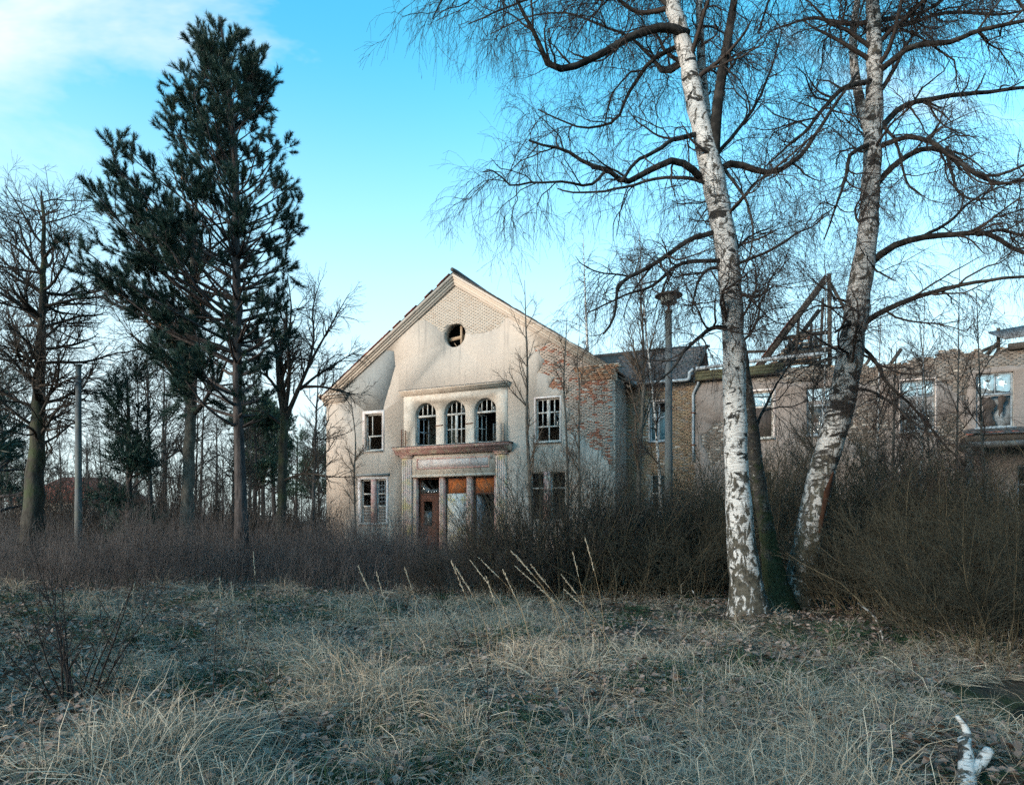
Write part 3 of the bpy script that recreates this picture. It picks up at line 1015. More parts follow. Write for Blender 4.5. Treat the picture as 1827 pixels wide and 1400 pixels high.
# balcony ledge with its stubs of railing
c = MB()
extrude_profile(c, [(0, 5.44), (0, 5.06), (-0.22, 5.06), (-0.24, 5.14), (-0.33, 5.17), (-0.37, 5.27), (-0.48, 5.30), (-0.52, 5.40), (-0.52, 5.44)], -11.98, -5.22)
c.build('balcony_ledge', MAT['pink'], house)
MB().box((-12.05, -0.56, 5.442), (-5.15, 0.0, 5.475)).build('ledge_capping', MAT['tar'], house)
for u, du in ((-11.45, 0.0), (-5.62, 0.0)):
    r = MB()
    r.bar((u, -0.44, 5.47), (u, -0.44, 6.38), 0.03, 0.03)
    r.bar((u, -0.06, 5.47), (u, -0.06, 6.38), 0.03, 0.03)
    for z in np.linspace(5.56, 6.36, 10):
        r.bar((u, -0.46, z), (u, -0.04, z), 0.014, 0.014)
    if u > -8:
        for z in np.linspace(5.56, 6.36, 10):
            r.bar((u, -0.44, z), (u - 0.42, -0.44, z), 0.014, 0.014)
        r.bar((u - 0.42, -0.44, 5.47), (u - 0.42, -0.44, 6.38), 0.03, 0.03)
    else:
        for z in np.linspace(5.56, 6.36, 10):
            r.bar((u, -0.44, z), (u + 0.12, -0.44, z), 0.014, 0.014)
    r.build('railing_stub', MAT['rust'] if u < -8 else MAT['lamp_metal'], house)
for u in (-9.32, -7.57):
    MB().bar((u - 0.24, -0.09, 6.52), (u + 0.2, -0.09, 6.54), 0.04, 0.03).build('railing_anchor', MAT['rust'], house)

# portal: pilasters, name panel, lintel, posts and doors
plate(rect(-11.04, -6.10, 3.9, 5.06), [], -0.05, 0.0).build('entablature', MAT['cream'], house)
plate(rect(-10.75, -6.45, 4.28, 4.86), [rect(-10.68, -6.52, 4.35, 4.79)], -0.075, -0.051).build('panel_frame', MAT['pink'], house)
plate(rect(-10.677, -6.523, 4.353, 4.787), [], -0.058, -0.051).build('name_panel', MAT['white_panel'], house)
MB().box((-11.02, -0.11, 3.86), (-6.12, 0.3, 3.985)).build('door_lintel', MAT['cream'], house)
MB().box((-6.42, -0.11, 4.72), (-6.30, -0.052, 4.86)).build('wall_bracket', MAT['grey_plank'], house)
for u0, u1 in ((-11.66, -11.05), (-6.09, -5.50)):
    p = MB().box((u0, -0.08, -0.6), (u1, 0.0, 4.9)).build('pilaster', MAT['pilaster'], house)
    for k in range(5):
        x = u0 + 0.07 + k * (u1 - u0 - 0.14) / 4
        MB().box((x - 0.035, -0.102, 0.2), (x + 0.035, -0.081, 4.78)).build('fluting', MAT['pilaster'], p)
    MB().box((u0 - 0.05, -0.14, 4.902), (u1 + 0.05, 0.0, 5.0)).build('capital', MAT['pink'], p)
    MB().box((u0 - 0.09, -0.19, 5.002), (u1 + 0.09, 0.0, 5.058)).build('capital', MAT['pink'], p)
for u0, u1 in ((-11.0, -10.80), (-9.42, -9.12), (-7.80, -7.50), (-6.22, -6.12)):
    p = MB().box((u0, 0.02, 0.0), (u1, 0.34, 3.855)).build('door_post', MAT['pink'], house)
    if u1 - u0 > 0.15:
        for k in (0.25, 0.5, 0.75):
            x = u0 + (u1 - u0) * k
            MB().box((x - 0.022, -0.004, 0.1), (x + 0.022, 0.019, 3.8)).build('fluting', MAT['pilaster'], p)
DV = 0.24
for i, (u0, u1) in enumerate(((-10.79, -9.43), (-9.11, -7.81), (-7.49, -6.23))):
    d = plate(rect(u0, u1, 0.0, 3.85), [rect(u0 + 0.09, u1 - 0.09, 3.02, 3.76), rect(u0 + 0.09, u1 - 0.09, 0.05, 2.94)], DV, DV + 0.07).build('door_frame', MAT['brown_wood'], house)
    if i:
        o = MB().box((u0 + 0.095, DV + 0.02, 3.025), (u1 - 0.095, DV + 0.04, 3.755)).build('transom_board', MAT['orange'], d)
    else:
        plate([(u0 + .095, 3.03), (u1 - .095, 3.03), (u1 - .095, 3.3), (u0 + .7, 3.22), (u0 + .4, 3.5), (u0 + .095, 3.75)], [], DV + 0.03, DV + 0.036).build('pane', MAT['glass'], d)
    if i == 1:
        MB().box((u0 + 0.06, DV - 0.03, 0.05), (u1 - 0.06, DV - 0.004, 2.99)).build('boarded_door', MAT['graffiti'], d)
        d.children[-1]['label'] = 'white board with yellow spray paint nailed over the doorway'
    elif i == 0:
        l = plate(rect(u0 + .1, u1 - .1, 0.05, 2.93), [rect(u0 + .3, u1 - .55, 1.3, 2.6)], DV + 0.01, DV + 0.06).build('door_leaf', MAT['brown_wood'], d)
        MB().box((u1 - .5, DV - 0.012, 0.3), (u1 - .2, DV + 0.009, 1.1)).build('door_panel', MAT['brown_wood'], l)
        MB().box((u0 + .32, DV + .03, 1.32), (u1 - .57, DV + 0.036, 2.1)).build('pane', MAT['glass'], l)
    else:
        l = MB().bar((u0 + .12, DV + 0.08, 1.48), (u0 + .36, DV + 0.7, 1.48), 0.05, 2.9).build('door_leaf', MAT['frame_blue'], d)
        MB().box((u0 + 0.5, 3.2, 0.05), (u0 + 0.8, 3.3, 2.6)).build('inner_door', MAT['beam_pale'], d)

# rectangular windows of the front
window(house, -14.1, -12.98, 5.42, 7.42, 0.12, 1, transoms=(6.2,), surround=(0.16, -0.052), uprights=[(-13.9, 5.49, 6.16), (-13.72, 6.24, 7.3)])
w = window(house, -14.4, -13.72, 1.45, 3.85, 0.12, 1, transoms=(2.38, 3.05), surround=None, seed=4)
for z in np.arange(1.54, 2.3, 0.17):
    MB().box((-14.32, 0.14, z), (-13.80, 0.17, z + 0.155)).build('plank', MAT['grey_plank'], w)
w = window(house, -13.40, -12.72, 1.45, 3.85, 0.12, 1, transoms=(2.38, 3.05), surround=None, seed=5)
for z in np.arange(1.54, 2.3, 0.17):
    MB().box((-13.32, 0.14, z), (-12.80, 0.17, z + 0.155)).build('plank', MAT['grey_plank'], w)
for k in range(4):
    MB().box((-13.29 + k * 0.155, 0.17, 2.42), (-13.27 + k * 0.155, 0.19, 3.78)).build('window_grille', MAT['frame_blue'], w)
for z in (2.62, 2.84, 3.28, 3.5):
    MB().box((-13.33, 0.171, z), (-12.79, 0.188, z + 0.022)).build('window_grille', MAT['frame_blue'], w)
MB().box((-13.70, -0.05, 1.46), (-13.42, 0.30, 3.84)).build('window_pier', MAT['pink'], house)
plate(rect(-14.58, -12.56, 1.3, 4.0), [rect(-14.405, -12.715, 1.445, 3.855)], -0.055, 0.0).build('window_surround', MAT['white_panel'], house)
MB().box((-14.62, -0.14, 4.02), (-12.5, 0.0, 4.14)).build('window_hood', MAT['plaster_grey'], house)
# upper right: four lights over two open ones
window(house, -3.95, -2.7, 5.4, 7.5, 0.10, 1, transoms=(6.14, 6.82), surround=(0.08, -0.05), seed=6,
       uprights=[(-3.325, 6.18, 7.42), (-3.63, 6.18, 7.42), (-3.02, 6.18, 7.42), (-3.30, 5.47, 6.10)],
       panes=[(-2.99, -2.77, 6.18, 6.78, 0.9)])
MB().box((-3.41, 0.085, 6.18), (-3.24, 0.099, 7.43)).build('window_post', MAT['frame'], house)
# lower right: a pair of lights with a stone post
for a, b in ((-4.24, -3.53), (-3.19, -2.43)):
    window(house, a, b, 1.6, 3.95, 0.10, 1, transoms=(3.16,), sill=False, fw=0.05)
MB().box((-3.525, -0.05, 1.6), (-3.195, 0.3, 3.945)).build('window_pier', MAT['pink'], house)
# broken timbers in the round gable window
MB().bar((-8.22, 0.30, 10.5), (-8.22, 0.30, 11.62), 0.17, 0.1).build('roof_timber', MAT['beam_pale'], house)
MB().bar((-9.1, 0.42, 11.02), (-7.8, 0.42, 11.15), 0.1, 0.17).build('roof_timber', MAT['beam_pale'], house)
MB().bar((-8.62, 0.2, 10.78), (-8.4, 0.24, 10.52), 0.03, 0.03).build('broken_lath', MAT['beam_pale'], house)

# ------------------------------------------------------------------ the ruined wing
wing = empty('ruined_wing', (B2W(0, 2.0)[0], B2W(0, 2.0)[1], 0), BROT)      # local y = 0 is the wing's front
tag(wing, 'roofless ruined brick wing with smashed windows, jutting right from the gabled house', 'building')
WL = 23.0
top_l = [(WL, 8.3)] + [(u, 8.22 + dz) for u, dz in ((21, .1), (19.2, -.1), (17.5, .12), (16.0, .1), (15.2, .16), (14.95, -.10), (14.6, .02), (14.4, .2), (13.9, .12), (13.6, .34), (13.1, .26), (12.9, .0), (12.3, .1), (11.9, -.14), (11.2, -.06), (10.6, -.2), (10.2, .08), (9.6, -.1), (9.2, .05), (8.9, -.04), (8.0, .1), (7.3, .15), (5.0, .1), (3.25, .1), (3.2, -.15), (0.0, -.15))]
wall_poly = np.array([(0.0, -0.6), (WL, -0.6)] + [tuple(p) for p in jag(top_l, 0.045, 0.17, 21, False)])
WO = [rect(1.15, 2.0, 5.4, 7.3), rect(1.2, 1.96, 2.0, 3.84), rect(5.8, 6.72, 5.3, 7.42), rect(5.8, 6.7, 1.9, 3.85), rect(8.08, 9.36, 5.32, 7.42), rect(8.1, 9.3, 1.9, 3.84),
      rect(11.66, 12.9, 5.28, 7.4), rect(11.66, 12.42, 2.0, 3.88), rect(14.3, 15.54, 5.28, 7.46), rect(15.66, 16.7, 1.9, 3.78), rect(17.6, 18.8, 5.3, 7.4)]
plate(wall_poly, WO, 0.0, 0.40).build('front_wall', MAT['mortar'], wing)
jw = [jag(rect(-0.01, 3.3, -0.7, 9), 0.04, 0.15, 22),
      jag([(3.0, 7.85), (4.5, 8.0), (7.0, 7.85), (7.8, 7.6), (9.4, 7.75), (10.6, 7.3), (11.4, 7.7), (13.2, 7.2), (13.9, 6.4), (14.2, 7.6), (16, 7.7), (18, 7.2), (23.1, 7.6), (23.1, 9), (3.0, 9)], 0.05, 0.15, 23),
      jag([(9.6, 5.2), (10.2, 6.6), (10.9, 6.9), (11.3, 5.4), (10.6, 4.6)], 0.05, 0.12, 24),
      jag([(13.1, 4.2), (12.95, 5.6), (13.6, 6.0), (14.1, 4.9)], 0.05, 0.12, 25),
      jag([(4.0, 4.0), (3.6, 5.6), (4.4, 6.2), (5.0, 5.0)], 0.05, 0.12, 26)]
plate(wall_poly, WO + jw, -0.035, -0.001).build('plaster', MAT['plaster_wing'], wing)
lay_bricks(wing, rect(0.1, 3.28, 0.4, 8.08), 0.0, MAT['brick_yellow_obj'], MAT['brick_yellow'], 290, 31, 0.02, holes=WO)
wp = np.array(wall_poly)
lay_bricks(wing, [(3.3, 7.7), (9.5, 7.2), (11.5, 7.0), (14, 6.2), (22.8, 7.0)] + [tuple(p) for p in wp[2:-3]], 0.0, None, MAT['brick_grey'], 0, 32, 0.04, holes=WO)
for i, r in enumerate(jw[2:]):
    lay_bricks(wing, r, 0.0, None, MAT['brick_grey'], 0, 33 + i, 0.05, holes=WO)
# loose bricks left standing on the wall head
rng = np.random.default_rng(41)
me = brick_mesh(MAT['brick_yellow_obj'])
for k in range(46):
    u = rng.uniform(7.4, 20)
    z = np.interp(u, [p[0] for p in top_l[::-1]], [p[1] for p in top_l[::-1]])
    o = bpy.data.objects.new('brick', me)
    COL.objects.link(o)
    o.parent = wing
    o.location = (u, rng.uniform(0.0, 0.28), z + 0.03)
    o.rotation_euler = (rng.normal(0, .12), rng.normal(0, .12), rng.normal(0, .5))
MB().box((0.3, 10.6, -0.6), (WL, 11.0, 4.9)).build('back_wall', MAT['plaster_wing'], wing)
bw = jag([(WL, 8.3), (20, 8.5), (18, 8.2), (16.5, 8.6), (14, 8.55), (12, 8.2), (10, 8.6), (7, 8.5), (4, 8.3), (0.3, 8.3)], 0.06, 0.4, 27, False)
plate(np.array([(0.3, 4.905), (WL, 4.905)] + [tuple(p) for p in bw]), [], 10.6, 11.0).build('back_wall', MAT['plaster_wing'], wing)
MB().box((WL - 0.4, 0.41, -0.6), (WL, 10.59, 7.2)).build('end_wall', MAT['plaster_wing'], wing)
MB().box((3.3, 0.42, -0.5), (3.6, 10.5, 7.9)).build('cross_wall', MAT['plaster_wing'], wing)
MB().box((10.3, 0.42, -0.5), (10.6, 10.5, 6.6)).build('cross_wall', MAT['plaster_wing'], wing)
MB().box((3.61, 0.42, 4.5), (WL - 0.5, 10.5, 4.75)).build('upper_floor', MAT['dark_room'], wing)

# windows of the wing
window(wing, 1.15, 2.0, 5.4, 7.3, 0.1, 2, transoms=(6.55,), mat='frame_blue', surround=(0.05, -0.05), mullion_w=0.10, seed=50)
window(wing, 1.2, 1.96, 2.0, 3.84, 0.1, 2, transoms=(2.9,), mat='frame', seed=51)
w = window(wing, 5.8, 6.72, 5.3, 7.42, 0.1, 1, transoms=(6.72,), surround=(0.09, -0.05), seed=52, panes=[(5.87, 6.65, 6.76, 7.35, 0.75)])
MB().box((5.87, 0.12, 5.37), (6.65, 0.14, 6.68)).build('blind', MAT['curtain'], w)
window(wing, 5.8, 6.7, 1.9, 3.85, 0.1, 2, transoms=(3.0,), seed=53)
w = window(wing, 8.08, 9.36, 5.32, 7.42, 0.1, 2, transoms=(6.62,), seed=54, mat='frame_blue', panes=[(8.15, 8.69, 5.38, 6.58, 0.85), (8.75, 9.29, 6.66, 7.35, 0.8)])
MB().box((8.15, 0.15, 5.9), (9.28, 0.17, 6.58)).build('blind', MAT['curtain'], w)
window(wing, 8.1, 9.3, 1.9, 3.84, 0.1, 2, transoms=(3.1,), seed=55)
window(wing, 11.66, 12.9, 5.28, 7.4, 0.1, 2, transoms=(6.1, 6.72), mat='frame_blue', surround=(0.05, -0.05), seed=56,
       panes=[(11.73, 12.25, 5.34, 6.06, 0.5), (12.31, 12.83, 5.34, 6.06, 0.6), (12.31, 12.83, 6.76, 7.33, 0.75), (11.73, 12.25, 6.76, 7.33, 0.6)])
window(wing, 11.66, 12.42, 2.0, 3.88, 0.1, 1, transoms=(3.1,), surround=(0.05, -0.05), seed=57)
w = window(wing, 14.3, 15.54, 5.28, 7.46, 0.1, 1, transoms=(6.62,), mat='frame_blue', seed=58, uprights=[(14.95, 6.66, 7.4)], panes=[(14.37, 14.92, 6.66, 7.39, 0.85), (14.98, 15.47, 6.66, 7.39, 0.8)])
plate(jag([(14.5, 5.35), (15.0, 5.35), (14.85, 5.9), (15.02, 6.2), (14.82, 6.55), (14.45, 6.55), (14.6, 6.0), (14.42, 5.75)], 0.02, 0.12, 60), [], 0.24, 0.26).build('torn_curtain', MAT['curtain'], w)
plate(jag([(15.12, 5.7), (15.25, 6.1), (15.35, 6.5), (15.1, 6.55), (15.06, 6.1)], 0.02, 0.12, 61), [], 0.22, 0.24).build('torn_curtain', MAT['curtain'], w)
MB().box((14.9, 0.5, 5.3), (15.6, 0.52, 6.6)).build('leaning_board', MAT['frame_blue'], w)
window(wing, 15.66, 16.7, 1.9, 3.78, 0.1, 2, transoms=(3.0,), mat='frame_blue', seed=59)
window(wing, 17.6, 18.8, 5.3, 7.4, 0.1, 2, transoms=(6.6,), seed=62)

# the porch roof under the last window
MB().box((13.7, -1.5, 4.42), (19.0, -0.04, 4.60)).build('porch_beam', MAT['concrete'], wing)
MB().box((13.8, -1.4, 4.604), (18.9, -0.04, 4.86)).build('porch_roof', MAT['beam'], wing)
rng = np.random.default_rng(43)
for j in range(5):
    for i in range(20):
        if rng.random() < 0.12:
            continue
        u, vv = 13.75 + i * 0.25, -1.5 + j * 0.29
        z = 4.88 + j * 0.075
        MB().bar((u + .12, vv, z), (u + .12, vv + 0.36, z + 0.09), 0.235, 0.022).build('roof_tile', MAT['tile_red' if rng.random() < .15 else 'tile_dark'], wing)
for u in (13.85, 18.8):
    MB().box((u - 0.12, -1.4, -0.6), (u + 0.12, -1.16, 4.415)).build('porch_post', MAT['concrete'], wing)

# surviving tiled roof at the house end
sl = np.array((0, 4.35, 2.55))
L = np.linalg.norm(sl)
sl = sl / L
nn = np.array((0, -sl[2], sl[1]))
o0 = np.array((0, -0.36, 8.22))
m = MB()
q = [(-3.2, *(o0 + nn * -0.05)[1:]), (3.2, *(o0 + nn * -0.05)[1:]), (3.2, *(o0 + sl * L - nn * .05)[1:]), (-3.2, *(o0 + sl * L - nn * .05)[1:])]
q2 = [tuple(np.array(p) + nn * 0.045) for p in q]
m.add(q + q2, [(3, 2, 1, 0), (4, 5, 6, 7), (0, 1, 5, 4), (1, 2, 6, 5), (2, 3, 7, 6), (3, 0, 4, 7)])
m.build('roof_boarding', MAT['beam'], wing)
tm = MB().box((-0.118, 0, -0.011), (0.118, 0.40, 0.011)).mesh('roof_tile', MAT['tile_dark'])
pitch = math.atan2(sl[2], sl[1])
rng = np.random.default_rng(44)
for j in range(16):
    for i in range(18):
        u = -1.18 + i * 0.245 + (0.12 if j % 2 else 0)
        if u > 3.2 or rng.random() < 0.02:
            continue
        o = bpy.data.objects.new('roof_tile', tm)
        COL.objects.link(o)
        o.parent = wing
        p = o0 + sl * (j * 0.305 - 0.03) + nn * 0.028
        o.location = (u, p[1], p[2])
        o.rotation_euler = (pitch - 0.05 + rng.normal(0, .012), rng.normal(0, .012), rng.normal(0, .015))
MB().tubes(np.array([[(-3.2, 4.0, 10.80), (0, 4.0, 10.78), (2.2, 4.0, 10.76)]]), [[0.09, 0.1, 0.09]], 8, True).build('ridge_capping', MAT['tile_dark'], wing)
MB().bar((2.3, 4.0, 10.62), (3.4, 3.9, 10.68), 0.09, 0.12).build('ridge_beam', MAT['beam'], wing)
MB().bar((3.25, 0.2, 8.5), (3.25, 3.95, 10.72), 0.1, 0.14).build('rafter', MAT['beam'], wing)
MB().bar((5.2, 1.6, 8.3), (5.2, 1.6, 9.75), 0.1, 0.1).build('roof_post', MAT['beam'], wing)
MB().bar((5.2, 1.6, 9.65), (6.3, 1.7, 9.6), 0.1, 0.12).build('purlin', MAT['beam'], wing)
# slope behind, closing the roof space of the tiled end
m = MB()
m.add([(-3.2, 4.05, 10.74), (3.15, 4.05, 10.74), (3.15, 8.4, 8.2), (-3.2, 8.4, 8.2), (-3.2, 4.05, 10.68), (3.15, 4.05, 10.68), (3.15, 8.4, 8.14), (-3.2, 8.4, 8.14)],
      [(0, 1, 2, 3), (7, 6, 5, 4), (0, 4, 5, 1), (1, 5, 6, 2), (2, 6, 7, 3), (3, 7, 4, 0)])
m.build('rear_roof_slope', MAT['tile_dark'], wing)

# eaves box, gutters and downpipe
for k, z in enumerate((8.16, 8.30, 8.44)):
    MB().bar((3.35, -0.30 - 0.01 * k, z), (7.15 - 0.3 * (k == 0), -0.30, z + 0.03), 0.035, 0.135).build('eaves_board', MAT['greenboard'], wing)
MB().box((3.3, -0.28, 8.075), (7.0, 0.0, 8.10)).build('soffit_board', MAT['beam'], wing)


def gut(pts, r=0.075):
    P = np.array(pts, float)
    k = []
    for a, b in zip(P[:-1], P[1:]):
        for t in np.linspace(0, 1, 5)[:-1]:
            k.append(a + (b - a) * t)
    k.append(P[-1])
    k = np.array(k)
    return MB().tubes(k[None], np.full((1, len(k)), r), 8, True)


gut([(0.35, -0.45, 8.16), (2.9, -0.45, 8.12), (3.08, -0.45, 8.14), (3.12, -0.45, 8.45), (3.3, -0.45, 8.60)], 0.075).build('gutter', MAT['zinc'], wing, True)
gut([(3.4, -0.43, 8.60), (6.0, -0.42, 8.72), (8.75, -0.40, 8.76)], 0.085).build('gutter', MAT['zinc'], wing, True)
gut([(3.48, -0.18, 8.05), (3.42, -0.14, 7.9), (3.22, -0.10, 7.5), (3.22, -0.10, 4.35)], 0.06).build('downpipe', MAT['zinc'], wing, True)
for z in (5.1, 6.6):
    MB().box((3.13, -0.18, z), (3.31, 0.0, z + 0.05)).build('pipe_bracket', MAT['rust'], wing)

# remnant of a cross roof: one pair of rafters, posts, battens and tile backs
MB().bar((5.95, 1.0, 8.62), (8.92, 1.0, 12.5), 0.16, 0.27).build('rafter', MAT['beam'], wing)
MB().bar((9.02, 1.05, 8.15), (9.0, 1.05, 12.62), 0.20, 0.18).build('king_post', MAT['beam'], wing)
MB().bar((8.98, 1.2, 12.4), (10.0, 1.2, 10.2), 0.08, 0.12).build('rafter', MAT['beam'], wing)
MB().bar((7.75, 1.05, 10.9), (7.62, 1.05, 9.2), 0.09, 0.12).build('strut', MAT['beam'], wing)
MB().bar((8.75, 1.1, 11.6), (8.6, 1.3, 8.6), 0.10, 0.12).build('strut', MAT['beam'], wing)
MB().bar((6.2, 0.5, 8.95), (8.95, 0.5, 9.1), 0.14, 0.16).build('wall_plate', MAT['beam'], wing)
MB().bar((6.4, 0.3, 8.30), (9.0, 0.3, 8.34), 0.2, 0.18).build('wall_plate', MAT['beam'], wing)
MB().bar((8.6, 0.9, 9.25), (9.55, 0.9, 9.3), 0.1, 0.14).build('broken_beam', MAT['beam'], wing)
rng = np.random.default_rng(45)
for k in range(9):
    z = 8.95 + k * 0.235
    u0, u1 = 6.3 + k * 0.17, (8.35 if k > 5 else 8.75)
    vv = 2.2 + k * 0.18
    MB().bar((u0, vv, z), (u1 + (0.3 if k in (7, 8) else 0), vv, z + 0.05), 0.05, 0.05).build('batten', MAT['beam_pale'], wing)
    if k < 8:
        for u in np.arange(u0 + 0.08, u1 - 0.2, 0.215):
            if rng.random() < 0.07:
                continue
            MB().bar((u + .1, vv + .03, z - 0.02), (u + .1, vv + 0.24, z + 0.235), 0.205, 0.02).build('roof_tile', MAT['tile_dark' if rng.random() < .85 else 'tile_red'], wing)
for k in range(6):
    MB().bar((5.88 + k * 0.27, 1.0, 8.78 + k * 0.353), (6.20 + k * 0.27, 1.0, 9.16 + k * 0.353), 0.30, 0.03).build('roof_tile', MAT['tile_red'], wing)
MB().bar((7.0, 1.15, 9.98), (9.02, 1.15, 10.05), 0.12, 0.16).build('collar_beam', MAT['beam'], wing)
MB().bar((6.6, 2.0, 8.7), (8.6, 2.0, 11.35), 0.12, 0.18).build('rafter', MAT['beam'], wing)
MB().bar((7.1, 0.6, 8.5), (7.9, 1.4, 9.7), 0.10, 0.12).build('strut', MAT['beam'], wing)
MB().bar((6.0, 0.2, 8.58), (8.4, 0.6, 8.72), 0.10, 0.10).build('broken_beam', MAT['beam'], wing)
MB().bar((8.2, 0.4, 8.45), (9.4, 0.7, 8.85), 0.10, 0.12).build('broken_beam', MAT['beam'], wing)
MB().bar((7.3, 2.6, 8.4), (7.3, 2.6, 10.4), 0.12, 0.12).build('roof_post', MAT['beam'], wing)
MB().bar((8.2, 2.6, 8.4), (8.25, 2.6, 10.9), 0.12, 0.12).build('roof_post', MAT['beam'], wing)
# loose rafters sticking up over the wall head, and the remains of a dormer roof
for a, b in (((11.3, .3, 8.15), (11.75, .5, 8.85)), ((9.6, .3, 8.1), (9.9, .4, 8.6)), ((10.3, .3, 8.1), (10.55, .3, 8.5)), ((14.3, .3, 8.3), (14.95, .6, 8.62)), ((14.75, .4, 8.3), (15.1, .5, 8.72))):
    MB().bar(a, b, 0.10, 0.13).build('broken_rafter', MAT['beam'], wing)
m = MB()
m.add([(15.2, -0.3, 8.72), (19.0, -0.3, 9.0), (19.0, 2.6, 10.1), (15.2, 2.6, 9.7), (15.2, -0.3, 8.66), (19.0, -0.3, 8.94), (19.0, 2.6, 10.04), (15.2, 2.6, 9.64)],
      [(0, 1, 2, 3), (7, 6, 5, 4), (0, 4, 5, 1), (1, 5, 6, 2), (2, 6, 7, 3), (3, 7, 4, 0)])
m.build('sagging_roof_sheet', MAT['tar'], wing)
MB().bar((15.35, -0.1, 8.40), (19, -0.1, 8.55), 0.2, 0.24).build('roof_beam', MAT['beam'], wing)
for u in (15.5, 17.2, 18.9):
    MB().bar((u, 2.3, 8.0), (u, 2.3, 9.75), 0.12, 0.12).build('roof_post', MAT['beam'], wing)


# ================================================================== growing things
def resample(P, R, n):
    P, R = np.asarray(P, float), np.asarray(R, float)
    # smooth (Catmull-Rom like) resampling of a traced stem
    d = np.concatenate([[0], np.cumsum(np.linalg.norm(np.diff(P, axis=0), axis=1))])
    t = np.linspace(0, d[-1], n)
    m = np.gradient(P, d, axis=0)
    i = np.clip(np.searchsorted(d, t, 'right') - 1, 0, len(d) - 2)
    h = (d[i + 1] - d[i])[:, None]
    s = ((t - d[i])[:, None]) / h
    p = (2 * s**3 - 3 * s**2 + 1) * P[i] + (s**3 - 2 * s**2 + s) * h * m[i] + (-2 * s**3 + 3 * s**2) * P[i + 1] + (s**3 - s**2) * h * m[i + 1]
    return p, np.interp(t, d, R)


def at_t(P, R, i, t):
    """point, direction and radius at parameter t (0..1) of path i of a batch"""
    K = P.shape[1]
    x = np.clip(t, 0, 0.9999) * (K - 1)
    k = x.astype(int)
    f = (x - k)[:, None]
    p = P[i, k] * (1 - f) + P[i, k + 1] * f
    d = norm(P[i, k + 1] - P[i, k])
    r = R[i, k] * (1 - f[:, 0]) + R[i, k + 1] * f[:, 0]
    return p, d, r


def grow(P, R, rng, n, t=(0.2, 1.0), ang=(35, 70), length=(0.5, 1.0), K=5, rr=0.6, rmax=1.0, rend=0.002, wander=0.15, grav=0.0, up=0.0, lenfall=0.5, weights=None, horiz=0.0, kink=0.0):
    """n side shoots on a batch of paths; all in one go"""
    N = P.shape[0]
    if n == 0 or N == 0:
        return np.zeros((0, K, 3)), np.zeros((0, K))
    L = np.linalg.norm(np.diff(P, axis=1), axis=2).sum(1)
    w = L if weights is None else weights
    i = rng.choice(N, n, p=w / w.sum())
    tt = rng.uniform(t[0], t[1], n)
    p, d, r = at_t(P, R, i, tt)
    a = np.radians(rng.uniform(ang[0], ang[1], n))
    rv = rng.normal(size=(n, 3))
    rv[:, 2] *= (1 - horiz)
    rv[:, 2] += up
    s = norm(rv - (rv * d).sum(1, keepdims=True) * d)
    D = np.cos(a)[:, None] * d + np.sin(a)[:, None] * s
    ln = rng.uniform(length[0], length[1], n) * (1 - lenfall * tt)
    st = (ln / (K - 1))[:, None]
    pts = [p]
    for k in range(K - 1):
        D = norm(D + rng.normal(0, wander, (n, 3)) + np.array((0, 0, 1.0)) * grav * (1 if grav > 0 else (k + 0.5)))
        if kink:
            D = norm(D + rng.normal(0, kink, (n, 3)) * (rng.random((n, 1)) < 0.3))
        pts.append(pts[-1] + D * st)
    C = np.stack(pts, 1)
    r0 = np.minimum(r * rr, rmax)
    re = np.minimum(rend, r0)
    CR = r0[:, None] * (1 - np.linspace(0, 1, K))[None] ** 0.8 + re[:, None] * np.linspace(0, 1, K)[None]
    return C, CR


def cat(*b):
    K = max(x[0].shape[1] for x in b)
    out_p, out_r = [], []
    for P, R in b:
        if P.shape[1] != K:
            q = [resample(P[i], R[i], K) for i in range(len(P))]
            P, R = np.array([x[0] for x in q]), np.array([x[1] for x in q])
        out_p.append(P)
        out_r.append(R)
    return np.concatenate(out_p), np.concatenate(out_r)


def traced(pts, Y0, r0, r1, dY=0.0, n=12):
    """a limb traced on the photograph, given its own distance Y0..Y0+dY"""
    m = len(pts)
    P = np.array([W(x, y, Y0 + dY * (k / (m - 1)) ** 0.8) for k, (x, y) in enumerate(pts)])
    return resample(P, np.linspace(r0, r1, m), n)


def root_on_ground(P):
    return np.array((P[0][0], P[0][1], P[0][2]))


